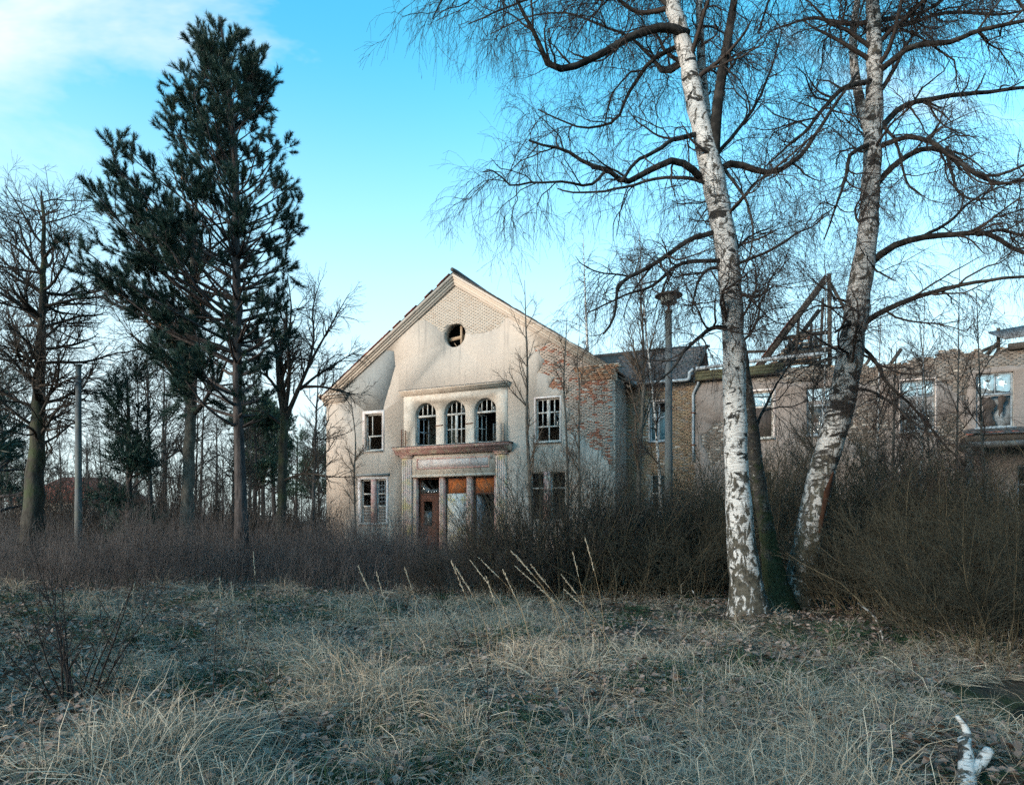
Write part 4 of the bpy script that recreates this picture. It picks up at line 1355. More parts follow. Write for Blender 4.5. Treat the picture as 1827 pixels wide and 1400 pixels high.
# ------------------------------------------------------------------ the two big birches
def big_birch(label, trunk_px, Y, stems, limbs, bark, seed, group=None, upper=10, full=1.0):
    rng = np.random.default_rng(seed)
    tp = np.array([W(x, y, Y) for x, y, r in trunk_px])
    base = np.array((tp[0][0], tp[0][1], float(gh(tp[0][0], tp[0][1])) - 0.08))
    tp[0][2] = base[2]
    tr = np.array([r / FOC * Y for x, y, r in trunk_px])
    P, R = resample(tp, tr, 60)
    P[:, :2] += 0.012 * rng.normal(size=(60, 2)) * np.linspace(0.3, 1, 60)[:, None]
    R = R * (1 + rng.normal(0, 0.025, 60))
    R = R * (1 + 0.30 * np.exp(-np.maximum(P[:, 2], 0) / 0.16))
    root = empty('birch_tree', tuple(base))
    tag(root, label, 'tree', group)
    MB().tubes(P[None], R[None], 18, True).build('trunk', MAT[bark], root, True, base)
    main = []
    for pts, dY, r0, r1 in stems:
        p, r = traced(pts, Y, r0 / FOC * Y, r1 / FOC * Y, dY, 26)
        MB().tubes(p[None], r[None], 12, True).build('stem', MAT['birch_thin' if dY > 0 else 'limb'], root, True, base)
        main.append((p, r))
    L = []
    for pts, dY, r0, r1 in limbs:
        p, r = traced(pts, Y + rng.uniform(-.05, .05), 0.74 * r0 / FOC * Y, 0.8 * r1 / FOC * Y, dY, 16)
        w = rng.normal(0, 0.014, p.shape)
        w[0] = 0
        L.append((p + np.cumsum(w, 0) * 0.6, r))
    LP, LR = np.array([a for a, b in L]), np.array([b for a, b in L])
    TP, TR = P[None], R[None]
    MP = np.array([resample(a, b, 60)[0] for a, b in main] + [P])
    MR = np.array([resample(a, b, 60)[1] for a, b in main] + [R])
    # limbs of the crown above and around the traced ones
    U = grow(MP, MR, rng, upper * len(MP), (0.62, 0.97), (40, 75), (1.6 * full, 3.2 * full), 16, 0.5, 0.045, 0.008, 0.12, 0.03, lenfall=0.45)
    A = grow(MP, MR, rng, int(16 * full), (0.30, 0.62), (45, 85), (0.8, 1.8), 16, 0.3, 0.025, 0.006, 0.16, 0.04, lenfall=0.3, kink=0.3)
    allL = cat((LP, LR), U, A)
    for i in range(len(LP)):
        MB().tubes(LP[i][None], LR[i][None], 8, True).build('limb', MAT['limb'], root, True, base)
    rest = MB().tubes(U[0], U[1], 6).tubes(A[0], A[1], 5)
    # branches, twigs and the thin hanging whips
    Bp, Br = grow(*allL, rng, int(320 * full), (0.18, 1.0), (30, 70), (0.6, 1.7), 8, 0.55, 0.02, 0.004, 0.17, 0.02, up=0.3, kink=0.3)
    Cp, Cr = grow(Bp, Br, rng, int(1700 * full), (0.1, 1.0), (25, 65), (0.45, 1.15), 7, 0.6, 0.008, 0.0022, 0.14, -0.05, kink=0.22)
    lr = grow(*allL, rng, int(220 * full), (0.1, 1.0), (30, 80), (0.3, 0.9), 7, 0.35, 0.008, 0.0022, 0.2, 0.0, kink=0.3)
    c2 = cat((Cp, Cr), lr)
    Dp, Dr = grow(*c2, rng, int(7600 * full), (0.1, 1.0), (20, 60), (0.3, 0.8), 5, 0.7, 0.004, 0.0016, 0.11, -0.2, lenfall=0.3)
    Ep, Er = grow(Dp, Dr, rng, int(17000 * full), (0.2, 1.0), (20, 50), (0.14, 0.4), 3, 0.8, 0.0026, 0.0016, 0.1, -0.22, lenfall=0.2)
    rest.tubes(Bp, Br, 5).tubes(c2[0], c2[1], 3).tubes(Dp, Dr, 3).tubes(Ep, Er, 3)
    # catkins
    nc = int(900 * full)
    i = rng.choice(len(Ep), nc)
    e = Ep[i, -1]
    d = np.array((0, 0, -1.0)) + rng.normal(0, .25, (nc, 3))
    cp = np.stack([e, e + d * 0.02, e + d * 0.045], 1)
    rest.tubes(cp, np.tile([0.002, 0.005, 0.001], (nc, 1)), 3)
    rest.build('crown', MAT['twig'], root, False, base)
    return root


b1_trunk = [(1337, 1108, 36), (1333, 1060, 31), (1326, 1000, 26.5), (1318, 900, 22), (1313, 800, 20), (1311, 700, 20), (1309, 600, 19), (1302, 500, 19.5), (1289, 400, 19.5), (1268, 300, 20.5), (1246, 200, 17), (1229, 120, 15), (1212, 50, 14), (1199, 0, 13), (1182, -120, 10), (1168, -260, 6), (1163, -390, 2)]
b1_stems = [([(1274, 325), (1262, 230), (1252, 120), (1247, 0), (1240, -120), (1238, -280)], 0.6, 11, 3),
            ([(1272, 310), (1280, 190), (1297, 80), (1310, 0), (1328, -120), (1350, -260)], -0.5, 11, 3)]
b1_limbs = [
    ([(1228, 62), (1180, 48), (1130, 60), (1060, 95), (995, 113), (972, 100), (962, 65), (945, 35), (925, 0), (905, -40)], -0.7, 11, 2.5),
    ([(1252, 322), (1230, 300), (1195, 288), (1165, 300), (1125, 320), (1108, 325), (1095, 308), (1060, 295), (1030, 282), (1005, 265), (970, 258), (938, 250)], -1.0, 9, 2),
    ([(1258, 326), (1220, 318), (1180, 320), (1120, 332), (1060, 342), (1010, 344), (998, 338)], 0.8, 5, 1.5),
    ([(1106, 324), (1085, 306), (1070, 320), (1050, 332), (1020, 328), (960, 330), (905, 335), (882, 312), (860, 315)], -0.6, 4.5, 1.2),
    ([(1240, 240), (1200, 248), (1180, 262), (1140, 280), (1110, 322)], -1.0, 6, 3),
    ([(1212, 82), (1165, 108), (1135, 145), (1115, 175), (1095, 215), (1050, 230), (1000, 220), (955, 200)], 1.0, 6, 1.5),
    ([(1272, 415), (1230, 425), (1190, 450), (1150, 475), (1110, 495), (1098, 505), (1092, 540), (1082, 575), (1070, 590)], -1.1, 6.5, 2),
    ([(1284, 465), (1240, 468), (1210, 475), (1180, 500), (1155, 520), (1130, 525), (1090, 545), (1050, 565)], -0.4, 5.5, 1.5),
    ([(1284, 302), (1305, 292), (1335, 300), (1370, 308), (1400, 300), (1430, 280), (1450, 250), (1475, 205), (1530, 130)], 0.3, 9, 3),
    ([(1280, 275), (1330, 215), (1360, 170), (1380, 110), (1395, 60)], 0.9, 5, 1.5),
    ([(1306, 520), (1325, 532), (1345, 533), (1360, 525), (1376, 513)], -0.3, 5, 1.5),
    ([(1292, 300), (1330, 350), (1345, 430), (1325, 500)], -0.5, 4, 1.2),
    ([(1298, 585), (1270, 588), (1245, 605), (1222, 628), (1195, 665), (1160, 690)], -0.9, 6, 1.5),
    ([(1295, 478), (1265, 480), (1250, 500), (1240, 550), (1246, 560)], -0.6, 4.5, 1.2),
    ([(1300, 380), (1345, 330), (1390, 300), (1440, 250)], 1.3, 4, 1.2),
    ([(1318, 470), (1370, 450), (1420, 420), (1450, 405), (1480, 380)], 1.0, 4, 1.2),
    ([(1222, 110), (1190, 130), (1160, 100), (1110, 60), (1060, 40), (1000, 20), (930, 30), (870, 60)], 1.6, 5, 1.2),
    ([(1180, -60), (1120, -90), (1040, -60), (960, -70), (880, -30), (800, -20), (775, 30)], -0.8, 7, 1.2),
    ([(1205, 20), (1150, -20), (1080, 0), (1000, -10), (900, 20), (840, 45)], 0.6, 6, 1.2),
]
big_birch('tall white birch with black scars, standing upright beside the leaning birch', b1_trunk, 10.85, b1_stems, b1_limbs, 'birch', 101)
b2_trunk = [(1416, 1092, 30.6), (1424, 1050, 26.1), (1434, 1000, 23.4), (1453, 900, 22.5), (1478, 800, 22.5), (1496, 740, 22.5), (1509, 680, 22.5), (1521, 600, 20.7), (1533, 520, 20.7), (1546, 440, 17.1), (1552, 360, 15.8), (1557, 280, 15.3), (1560, 200, 14.4), (1561, 100, 12.6), (1557, 0, 10.8), (1555, -120, 8.1), (1548, -330, 1.8)]
b2_stems = [([(1552, 240), (1530, 160), (1522, 60), (1530, 0), (1540, -90), (1530, -220)], 0.7, 9, 3)]
b2_limbs = [
    ([(1553, 470), (1590, 440), (1640, 425), (1700, 420), (1760, 418), (1800, 440), (1850, 465), (1900, 520)], -1.0, 9, 3),
    ([(1745, 419), (1790, 410), (1830, 420), (1880, 400)], 0.9, 5, 2),
    ([(1530, 585), (1580, 555), (1640, 530), (1700, 515), (1760, 505), (1850, 498)], -1.2, 7.5, 2.5),
    ([(1560, 335), (1600, 290), (1660, 262), (1700, 275), (1740, 310), (1790, 325), (1850, 310)], 0.5, 7.5, 3),
    ([(1562, 265), (1610, 248), (1660, 255), (1720, 300), (1770, 318), (1860, 290)], -1.4, 6.5, 2.5),
    ([(1562, 240), (1610, 190), (1680, 168), (1760, 160), (1850, 148)], 0.7, 8, 3.5),
    ([(1566, 130), (1620, 90), (1700, 75), (1780, 50), (1860, 40)], -0.9, 8, 3),
    ([(1550, 258), (1518, 275), (1510, 310), (1490, 360), (1468, 420)], -0.9, 6, 1.5),
    ([(1556, 145), (1500, 160), (1470, 190), (1430, 240), (1400, 260), (1365, 290)], -0.8, 6.5, 1.5),
    ([(1640, 425), (1690, 395), (1740, 350), (1800, 325)], 0.6, 4.5, 1.5),
    ([(1560, 35), (1600, 30), (1660, 10), (1700, -20)], 1.0, 6, 2),
    ([(1560, 200), (1600, 260), (1620, 330), (1640, 345)], -0.5, 4, 1.2),
    ([(1690, 262), (1700, 320), (1715, 350), (1770, 360)], -0.7, 4, 1.2),
    ([(1545, 460), (1575, 490), (1595, 505)], -0.6, 3, 1.2),
    ([(1525, 610), (1560, 640), (1580, 680), (1620, 720), (1680, 790), (1720, 830)], -1.0, 5, 1.5),
    ([(1512, 690), (1560, 700), (1610, 740), (1650, 800)], -1.4, 4, 1.2),
    ([(1557, 60), (1620, 40), (1700, 20), (1790, 25), (1850, 10)], 1.4, 6, 2),
    ([(1530, 560), (1500, 590), (1490, 600)], -0.4, 5, 2),
    ([(1556, -60), (1620, -90), (1700, -70), (1790, -30), (1850, 60)], -0.6, 7, 2),
    ([(1550, -30), (1480, -70), (1410, -50), (1370, 0), (1350, 60)], 0.6, 6, 2),
]
big_birch('leaning birch with dark flaking bark and a rust-red scar low on its trunk', b2_trunk, 11.9, b2_stems, b2_limbs, 'birch_dark', 102)
scar_root = [o for o in bpy.data.objects if o.name.startswith('birch_tree')][-1]
sb = np.array(scar_root.location)
tpx = np.array([W(x, y, 11.9) for x, y, r in b2_trunk])
sP, sR = resample(tpx, np.array([r / FOC * 11.9 for x, y, r in b2_trunk]), 80)
k = (sP[:, 2] > 1.25) & (sP[:, 2] < 2.55)
sP, sR = sP[k], sR[k]
ns = len(sP)
wv = 0.12 + 0.26 * np.sin(np.linspace(0.15, math.pi - 0.15, ns)) + 0.08 * np.sin(np.arange(ns) * 1.9)
V = []
for p, r, w in zip(sP, sR, wv):
    for t in np.linspace(-w, w, 7):
        a = RAD(-62) + t
        V.append(p + np.array((math.cos(a), math.sin(a), 0)) * (r * 1.0 + 0.012 - 0.010 * abs(t / w)))
idx = np.arange(ns * 7).reshape(ns, 7)
MB().add(np.array(V), np.stack([idx[:-1, :-1], idx[:-1, 1:], idx[1:, 1:], idx[1:, :-1]], -1).reshape(-1, 4)).build('bark_scar', MAT['scar'], scar_root, True, sb)
# the old mossy stem right behind the upright birch
b3_trunk = [(1392, 1092, 30), (1384, 1040, 21), (1369, 950, 14), (1352, 850, 12), (1340, 750, 11), (1331, 690, 10.5), (1322, 640, 12), (1313, 580, 11), (1303, 480, 10), (1289, 390, 9), (1270, 300, 8), (1262, 220, 6.5), (1256, 140, 4)]
big_birch('dark mossy old trunk standing close behind the white birch', b3_trunk, 11.7, [], [([(1350, 760), (1370, 710), (1400, 660), (1420, 630)], 0.7, 4, 1), ([(1300, 460), (1340, 420), (1380, 400)], 1.0, 4, 1)], 'birch_old', 103, upper=3, full=0.12)


# ------------------------------------------------------------------ the big pine
def needles(m, P, D, rng, per=90, ln=0.13, wd=0.011, span=0.30):
    """bottle-brush shoots: P base points, D shoot directions"""
    n = len(P)
    t = rng.random((n, per)) ** 0.8
    b = P[:, None] + D[:, None] * (t * span)[..., None]
    rv = rng.normal(size=(n, per, 3))
    s = norm(rv - (rv * D[:, None]).sum(-1, keepdims=True) * D[:, None])
    a = np.radians(rng.uniform(22, 72, (n, per)))[..., None] * (1.15 - 0.55 * t[..., None])
    d = norm(np.cos(a) * D[:, None] + np.sin(a) * s + np.array((0, 0, 0.10)))
    l = ln * rng.uniform(0.7, 1.15, (n, per, 1))
    w = norm(np.cross(d, rng.normal(size=d.shape))) * wd / 2
    tip = b + d * l
    V = np.stack([b - w, b + w, tip], 2).reshape(-1, 3)
    m.add(V, None, np.arange(len(V)).reshape(-1, 3))


def big_pine():
    rng = np.random.default_rng(201)
    Y = 20.0
    tp = [(431, 950, 13), (430, 900, 10.5), (427, 800, 9), (424, 700, 8.2), (423, 600, 7.6), (422, 500, 7), (421, 400, 6.3), (420, 300, 5.5), (414, 220, 4.5), (405, 130, 4), (398, 70, 2.4), (392, 32, 1)]
    P, R = resample(np.array([W(x, y, Y) for x, y, r in tp]), np.array([r / FOC * Y for x, y, r in tp]), 50)
    P[0, 2] = -0.1
    base = P[0].copy()
    root = empty('pine_tree', tuple(base))
    tag(root, 'tall dark pine with a lopsided crown, towering beside the gabled house', 'tree')
    MB().tubes(P[None], R[None], 14, True).build('trunk', MAT['pinebark'], root, True, base)
    zt, zb = P[-1, 2] - 1.1, 6.0
    br = []
    for z in np.concatenate([np.arange(4.4, 6.2, 0.35), np.arange(6.2, 9.5, 0.2), np.arange(9.5, zt - 0.4, 0.27)]):
        f = np.clip((z - zb) / (zt - zb), 0, 1)
        nb = 4 if f < 0.75 else 4
        for k in range(nb):
            a = rng.uniform(0, 2 * math.pi)
            left = -math.cos(a)                       # +1 = towards the left of the picture
            env = np.interp(f, [0.0, 0.2, 0.45, 0.62, 0.78, 0.9, 1.0], [4.7, 4.4, 3.3, 2.6, 2.0, 1.4, 0.6] if left > 0 else [1.5, 1.8, 1.9, 1.8, 1.5, 1.1, 0.5])
            ln = (env * abs(left) + 2.6 * (1 - f ** 2.5) * (1 - abs(left)) + 0.1) * rng.uniform(0.72, 1.08)
            if z < 6.2:
                ln *= 0.72
            if left < -0.2 and f < 0.35:
                ln *= 0.75
            el = RAD(8 + 26 * f + 20 * f * f + rng.uniform(-8, 10) + (8 if left > 0 else 0))
            i = np.argmin(np.abs(P[:, 2] - z))
            d = np.array((math.cos(a) * math.cos(el), math.sin(a) * math.cos(el), math.sin(el)))
            K = 8
            pts, q = [P[i]], P[i].copy()
            for s in range(K - 1):
                d = norm(d + rng.normal(0, 0.07, 3) + np.array((0, 0, 0.045)))
                q = q + d * ln / (K - 1)
                pts.append(q)
            br.append((np.array(pts), np.linspace(min(R[i] * 0.42, 0.055) * (0.6 + 0.4 * (1 - f)), 0.012, K), left, f, z))
    BP, BRr = np.array([b[0] for b in br]), np.array([b[1] for b in br])
    lef, ff = np.array([b[2] for b in br]), np.array([b[3] for b in br])
    for i in range(len(BP)):
        if i % 6 == 0:
            MB().tubes(BP[i][None], BRr[i][None], 6).build('limb', MAT['pinebark'], root, True, base)
    keep = np.arange(len(BP)) % 6 != 0
    m = MB().tubes(BP[keep], BRr[keep], 5)
    dens = np.where(lef > -0.15, 1.0, 0.30 + 0.9 * ff ** 2)
    L = np.linalg.norm(np.diff(BP, axis=1), axis=2).sum(1)
    S1 = grow(BP, BRr, rng, 680, (0.45, 1.0), (28, 58), (0.4, 1.0), 5, 0.55, 0.016, 0.006, 0.10, 0.06, weights=L * dens, up=0.25, lenfall=0.35)
    S2 = grow(*S1, rng, 1450, (0.3, 1.0), (25, 55), (0.2, 0.5), 4, 0.7, 0.01, 0.005, 0.10, 0.10, lenfall=0.3)
    m.tubes(S1[0], S1[1], 4).tubes(S2[0], S2[1], 3)
    m.build('branches', MAT['pinebark'], root, False, base)
    nm = MB()
    ends = np.concatenate([S1[0][:, -1], S2[0][:, -1], BP[:, -1]])
    dirs = np.concatenate([S1[0][:, -1] - S1[0][:, -2], S2[0][:, -1] - S2[0][:, -2], BP[:, -1] - BP[:, -2]])
    dirs = norm(norm(dirs) + np.array((0, 0, 0.35)) + rng.normal(0, .1, dirs.shape))
    needles(nm, ends - dirs * 0.14, dirs, rng, 110, 0.17, 0.013, 0.30)
    mid = np.concatenate([S1[0][:, -2], S2[0][:, -2]])
    dm = norm(np.concatenate([S1[0][:, -1] - S1[0][:, -2], S2[0][:, -1] - S2[0][:, -2]]) + rng.normal(0, .03, mid.shape))
    needles(nm, mid, dm, rng, 50, 0.15, 0.012, 0.28)
    # thin twiggy growth without needles on the open right side
    o = nm.build('crown', MAT['needle'], root, False, base)
    cm = MB()
    i = rng.choice(len(ends), 40)
    for e, d in zip(ends[i], dirs[i]):
        q = e - d * 0.05
        cm.tubes(np.array([[q, q + np.array((0.02, 0, -0.05)), q + np.array((0.03, 0, -0.10))]]), [[0.012, 0.028, 0.006]], 6)
    tag(cm.build('cones', MAT['cone'], root, False, base), kind='stuff')
    return root


big_pine()


# ------------------------------------------------------------------ ordinary trees
def bare_tree(name, label, base, H, r0, seed, bark='bark', twig='twig_tree', lean=(0, 0), fork=0.45, nl=26, spread=(35, 65), limb=(0.22, 0.42), rl=0.32, up=0.03, n2=260, n3=1500, n4=3000, trunk=None, group=None, rmin=1.0, bend=0.02, limbs=None):
    """a leafless broad-leaved tree: trunk, limbs, crown of branches and twigs"""
    rng = np.random.default_rng(seed)
    base = np.array(base, float)
    if trunk is None:
        K = 24
        t = np.linspace(0, 1, K)
        w = np.cumsum(rng.normal(0, bend, (K, 2)), 0) * H * 0.05
        w -= w[0]
        P = base + np.stack([lean[0] * t * H + w[:, 0], lean[1] * t * H + w[:, 1], t * H], -1)
        R = r0 * (1 - t) ** 0.85 + 0.012
        R[0] *= 1.35
        R[1] *= 1.1
    else:
        P, R = trunk
    P = P + np.concatenate([np.zeros((1, 3)), rng.normal(0, 0.018, (len(P) - 1, 3)) * (1, 1, 0)])
    R = R * (1 + rng.normal(0, 0.05, len(R)))
    root = empty(name, tuple(base))
    tag(root, label, 'tree', group)
    MB().tubes(P[None], R[None], 12, True).build('trunk', MAT[bark], root, True, base)
    Lp, Lr = grow(P[None], R[None], rng, nl, (fork, 0.97), spread, (limb[0] * H, limb[1] * H), 10, 0.55, r0 * rl, 0.01, 0.10, up, lenfall=0.55, kink=0.15)
    if limbs is not None:
        Lp, Lr = cat(limbs, (Lp, Lr))
    lm = MB().tubes(Lp, Lr, 6)
    Bp, Br = grow(Lp, Lr, rng, n2, (0.15, 1.0), (28, 60), (0.08 * H, 0.17 * H), 7, 0.6, r0 * 0.14, 0.006 * rmin, 0.12, up * 0.8, kink=0.2)
    Cp, Cr = grow(Bp, Br, rng, n3, (0.1, 1.0), (25, 55), (0.035 * H, 0.08 * H), 5, 0.65, 0.012 * rmin, 0.004 * rmin, 0.12, up * 0.6)
    Dp, Dr = grow(Cp, Cr, rng, n4, (0.15, 1.0), (20, 50), (0.02 * H, 0.045 * H), 3, 0.75, 0.006 * rmin, 0.003 * rmin, 0.1, up * 0.5)
    lm.tubes(Bp, Br, 4).tubes(Cp, Cr, 3).tubes(Dp, Dr, 3)
    lm.build('crown', MAT[twig], root, False, base)
    return root


# left-hand old lime tree
tp = [(60, 950, 23), (61, 900, 16), (66, 800, 12), (70, 700, 9.5), (74, 600, 7.2), (76, 520, 5.5), (78, 440, 4), (79, 400, 2.8), (76, 365, 2.5), (73, 340, 1.2)]
Pl, Rl = resample(np.array([W(x, y, 22.0) for x, y, r in tp]), np.array([r / FOC * 22 for x, y, r in tp]), 30)
Pl[0, 2] = -0.1
bare_tree('lime_tree', 'old bare tree with a straight dark trunk and fine round-topped crown', Pl[0], 12.5, 0.36, 301, trunk=(Pl, Rl), fork=0.25, nl=46, spread=(50, 88), limb=(0.18, 0.32), rl=0.17, up=0.04, n2=380, n3=2600, n4=5600)
# tree left of the house
tp = [(499, 960, 9), (502, 900, 8.5), (504, 820, 8), (506, 770, 7.5), (508, 740, 7), (503, 690, 5), (500, 640, 4), (510, 590, 3), (512, 540, 1.5)]
Pl, Rl = resample(np.array([W(x, y, 25.0) for x, y, r in tp]), np.array([r / FOC * 25 for x, y, r in tp]), 24)
Pl[0, 2] = -0.1
FL = [traced(p, 25.0, r / FOC * 25, 0.5 / FOC * 25, dY, 10) for p, r, dY in [
    ([(506, 748), (497, 690), (492, 620), (478, 560), (458, 505)], 4.5, 0.8), ([(507, 745), (516, 680), (514, 610), (520, 550), (512, 490)], 4, -0.8),
    ([(508, 750), (530, 700), (552, 650), (585, 590), (622, 525)], 5, -0.5), ([(535, 695), (565, 670), (605, 645), (645, 620)], 3, 0.8),
    ([(540, 690), (575, 690), (615, 700), (648, 705)], 3, -0.9), ([(498, 700), (475, 670), (450, 655), (425, 620)], 3, -0.6),
    ([(506, 760), (470, 735), (440, 730), (410, 700)], 3, 0.6), ([(552, 650), (560, 600), (558, 550), (572, 500)], 2.6, 1.0), ([(500, 860), (540, 845), (590, 850), (640, 852)], 2.6, -0.8)]]
FL = (np.array([a for a, b in FL]), np.array([b for a, b in FL]))
o = bare_tree('forked_tree', 'bare forked tree with a flat spreading crown, beside the corner of the house', Pl[0], 9.5, 0.2, 302, trunk=(Pl, Rl), limbs=FL, fork=0.6, nl=8, spread=(22, 45), limb=(0.2, 0.35), rl=0.3, up=0.03, n2=240, n3=1500, n4=3000, bark='bark', twig='twig_tree')
rng = np.random.default_rng(77)
# pale-stemmed tree behind the big pine
tp = [(333, 950, 14), (336, 880, 10.5), (339, 780, 9.5), (342, 680, 8.5), (344, 580, 7), (345, 500, 5.5), (344, 430, 5), (350, 380, 3), (352, 340, 1.5)]
Pl, Rl = resample(np.array([W(x, y, 23.0) for x, y, r in tp]), np.array([r / FOC * 23 for x, y, r in tp]), 26)
Pl[0, 2] = -0.1
bare_tree('maple_tree', 'grey-barked bare tree half hidden behind the big pine', Pl[0], 12, 0.3, 303, trunk=(Pl, Rl), fork=0.3, nl=26, spread=(35, 65), limb=(0.22, 0.38), up=0.04, n2=220, n3=1400, n4=2600, bark='bark_pale')
# the crown that leans in over the left edge of the frame
bare_tree('oak_tree', 'bare tree with heavy limbs reaching in over the old lime', (-21.0, 22.5, -0.1), 14.5, 0.4, 304, fork=0.3, nl=30, spread=(45, 75), limb=(0.25, 0.4), rl=0.2, up=0.03, n2=300, n3=1800, n4=3600)


def sapling(name, label, px, Y, trace, r0, seed, nb=16, ang=(30, 50), length=(0.8, 2.0), mat='bark_pale', twig='twig_warm', n3=150, n4=260, group=None, droop=0.0, cat_='tree'):
    rng = np.random.default_rng(seed)
    P = np.array([W(x, y, Y) for x, y in trace])
    P[0, 2] = float(gh(P[0, 0], P[0, 1])) - 0.05
    P, R = resample(P, np.linspace(r0, 0.008, len(P)), 24)
    base = P[0].copy()
    root = empty(name, tuple(base))
    tag(root, label, cat_, group)
    MB().tubes(P[None], R[None], 8, True).build('trunk', MAT[mat], root, True, base)
    Lp, Lr = grow(P[None], R[None], rng, nb, (0.25, 0.97), ang, length, 8, 0.55, 0.03, 0.006, 0.06, 0.05, lenfall=0.6)
    Cp, Cr = grow(Lp, Lr, rng, n3, (0.15, 1.0), (25, 50), (0.3, 0.8), 5, 0.6, 0.01, 0.0035, 0.09, 0.04 if droop == 0 else -droop)
    Dp, Dr = grow(Cp, Cr, rng, n4, (0.15, 1.0), (20, 45), (0.15, 0.4), 4, 0.7, 0.005, 0.0025, 0.1, 0.02 if droop == 0 else -droop * 1.6)
    MB().tubes(Lp, Lr, 5).tubes(Cp, Cr, 3).tubes(Dp, Dr, 3).build('crown', MAT[twig], root, False, base)
    return root


sapling('young_maple', 'slender tan sapling with upswept branches in front of the balcony end', 945, 25, [(949, 960), (945, 850), (940, 760), (941, 660), (938, 570), (936, 500)], 0.085, 401, 16, (32, 48), (1.0, 2.8))
sapling('young_maple', 'thin sapling in front of the bare brick at the house corner', 1012, 25.5, [(1012, 960), (1013, 860), (1010, 760), (1006, 680), (1010, 600), (1012, 560)], 0.06, 402, 12, (32, 48), (0.8, 1.9), n3=160, n4=300)
sapling('young_maple', 'straight thin sapling nearest the brick cornice', 1033, 24.5, [(1032, 960), (1034, 860), (1033, 760), (1034, 700), (1030, 640), (1034, 600)], 0.055, 403, 12, (30, 45), (0.8, 1.6), n3=150, n4=280)
sapling('young_maple', 'spindly sapling in front of the open left-hand upper window', 640, 33, [(637, 950), (632, 850), (634, 780), (627, 720), (623, 680)], 0.05, 404, 14, (30, 55), (1.0, 2.2), n3=170, n4=260)
sapling('grey_maple', 'grey sapling dividing into upright stems left of the lamp post', 1142, 22, [(1140, 970), (1139, 880), (1143, 780), (1149, 680), (1148, 620), (1144, 540), (1138, 440)], 0.10, 405, 26, (18, 38), (1.6, 3.4), n3=420, n4=900)
sapling('young_birch', 'very thin white birch sapling leaning beside the lamp post', 1178, 21, [(1184, 970), (1180, 900), (1173, 800), (1165, 700), (1158, 640), (1150, 560), (1143, 470), (1140, 400)], 0.055, 406, 18, (25, 50), (0.6, 1.6), 'birch_thin', 'twig', 300, 900, droop=0.12)
sapling('young_birch', 'pale young birch rising behind the roof of the house', 1045, 52, [(1052, 940), (1048, 620), (1044, 520), (1040, 400)], 0.16, 407, 34, (35, 65), (1.0, 2.8), 'birch_thin', 'twig', 400, 900, droop=0.12)
for i, (x, Y, top, tx) in enumerate([(1640, 19, 520, 1650), (1704, 20, 470, 1712), (1668, 22, 560, 1640), (1466, 18, 480, 1474), (1443, 20, 560, 1456), (1760, 18, 520, 1742), (1560, 21, 560, 1572), (1590, 17, 620, 1600)]):
    sapling('young_ash', 'thin grey sapling growing close in front of the ruined wing' if i % 3 else 'thin white-barked sapling growing close in front of the ruined wing', x, Y, [(x, 990), (x + (tx - x) * .2, 880), (x + (tx - x) * .5, 760), (x + (tx - x) * .7, 660), (tx, top)], 0.05, 410 + i, 14, (28, 52), (0.7, 2.0), 'bark_pale' if i % 3 else 'birch_thin', 'twig_tree', 170, 330, group='saplings in front of the ruined wing')


# conifers of the background
def far_pine(base, H, seed, label, group, spread=1.0, dark=False, low=0.45):
    rng = np.random.default_rng(seed)
    base = np.array(base, float)
    K = 16
    t = np.linspace(0, 1, K)
    P = base + np.stack([np.cumsum(rng.normal(0, .05, K)) * .5, np.zeros(K), t * H], -1)
    R = 0.22 * H / 12 * (1 - t) ** 0.8 + 0.02
    root = empty('scots_pine', tuple(base))
    tag(root, label, 'tree', group)
    MB().tubes(P[None], R[None], 8, True).build('trunk', MAT['pinebark'], root, True, base)
    Lp, Lr = grow(P[None], R[None], rng, 30, (low, 0.98), (55, 85), (0.16 * H * spread, 0.3 * H * spread), 8, 0.5, 0.07, 0.012, 0.12, 0.05, lenfall=0.5)
    Bp, Br = grow(Lp, Lr, rng, 230, (0.3, 1.0), (25, 60), (0.05 * H, 0.11 * H), 4, 0.6, 0.02, 0.008, 0.12, 0.08)
    m = MB().tubes(Lp, Lr, 5).tubes(Bp, Br, 3)
    m.build('branches', MAT['pinebark'], root, False, base)
    nm = MB()
    for s in (-1, -2):
        e = Bp[:, s]
        for j in range(3):
            d = norm(Bp[:, -1] - Bp[:, -2] + rng.normal(0, .06, e.shape) + (0, 0, .05))
            needles(nm, e + rng.normal(0, 0.14, e.shape), d, rng, 26 if H > 9 else 13, 0.22, 0.035 if H > 9 else 0.022, 0.34)
    nm.build('crown', MAT['needle' if dark else 'needle_far'], root, False, base)
    return root


PG = 'pines beyond the left corner of the house'
for i, (px, Y, H, sp) in enumerate([(455, 46, 9.5, 1.0), (490, 55, 10.5, 1.1), (530, 60, 9.0, 1.1), (560, 52, 7.8, 1.0), (470, 62, 12.5, 1.0), (600, 58, 8.6, 1.0)]):
    far_pine((GX(px, Y), Y, 0), H, 501 + i, 'green pine standing beyond the left corner of the house', PG, sp, low=0.35)
far_pine((GX(232, 22.5), 22.5, 0), 6.6, 510, 'small dark bushy conifer under the big pine', None, 0.62, True, 0.12)
far_pine((GX(-15, 26), 26, 0), 8.5, 511, 'dark conifer at the edge of the wood beside the lime', None, 1.2, True, 0.2)

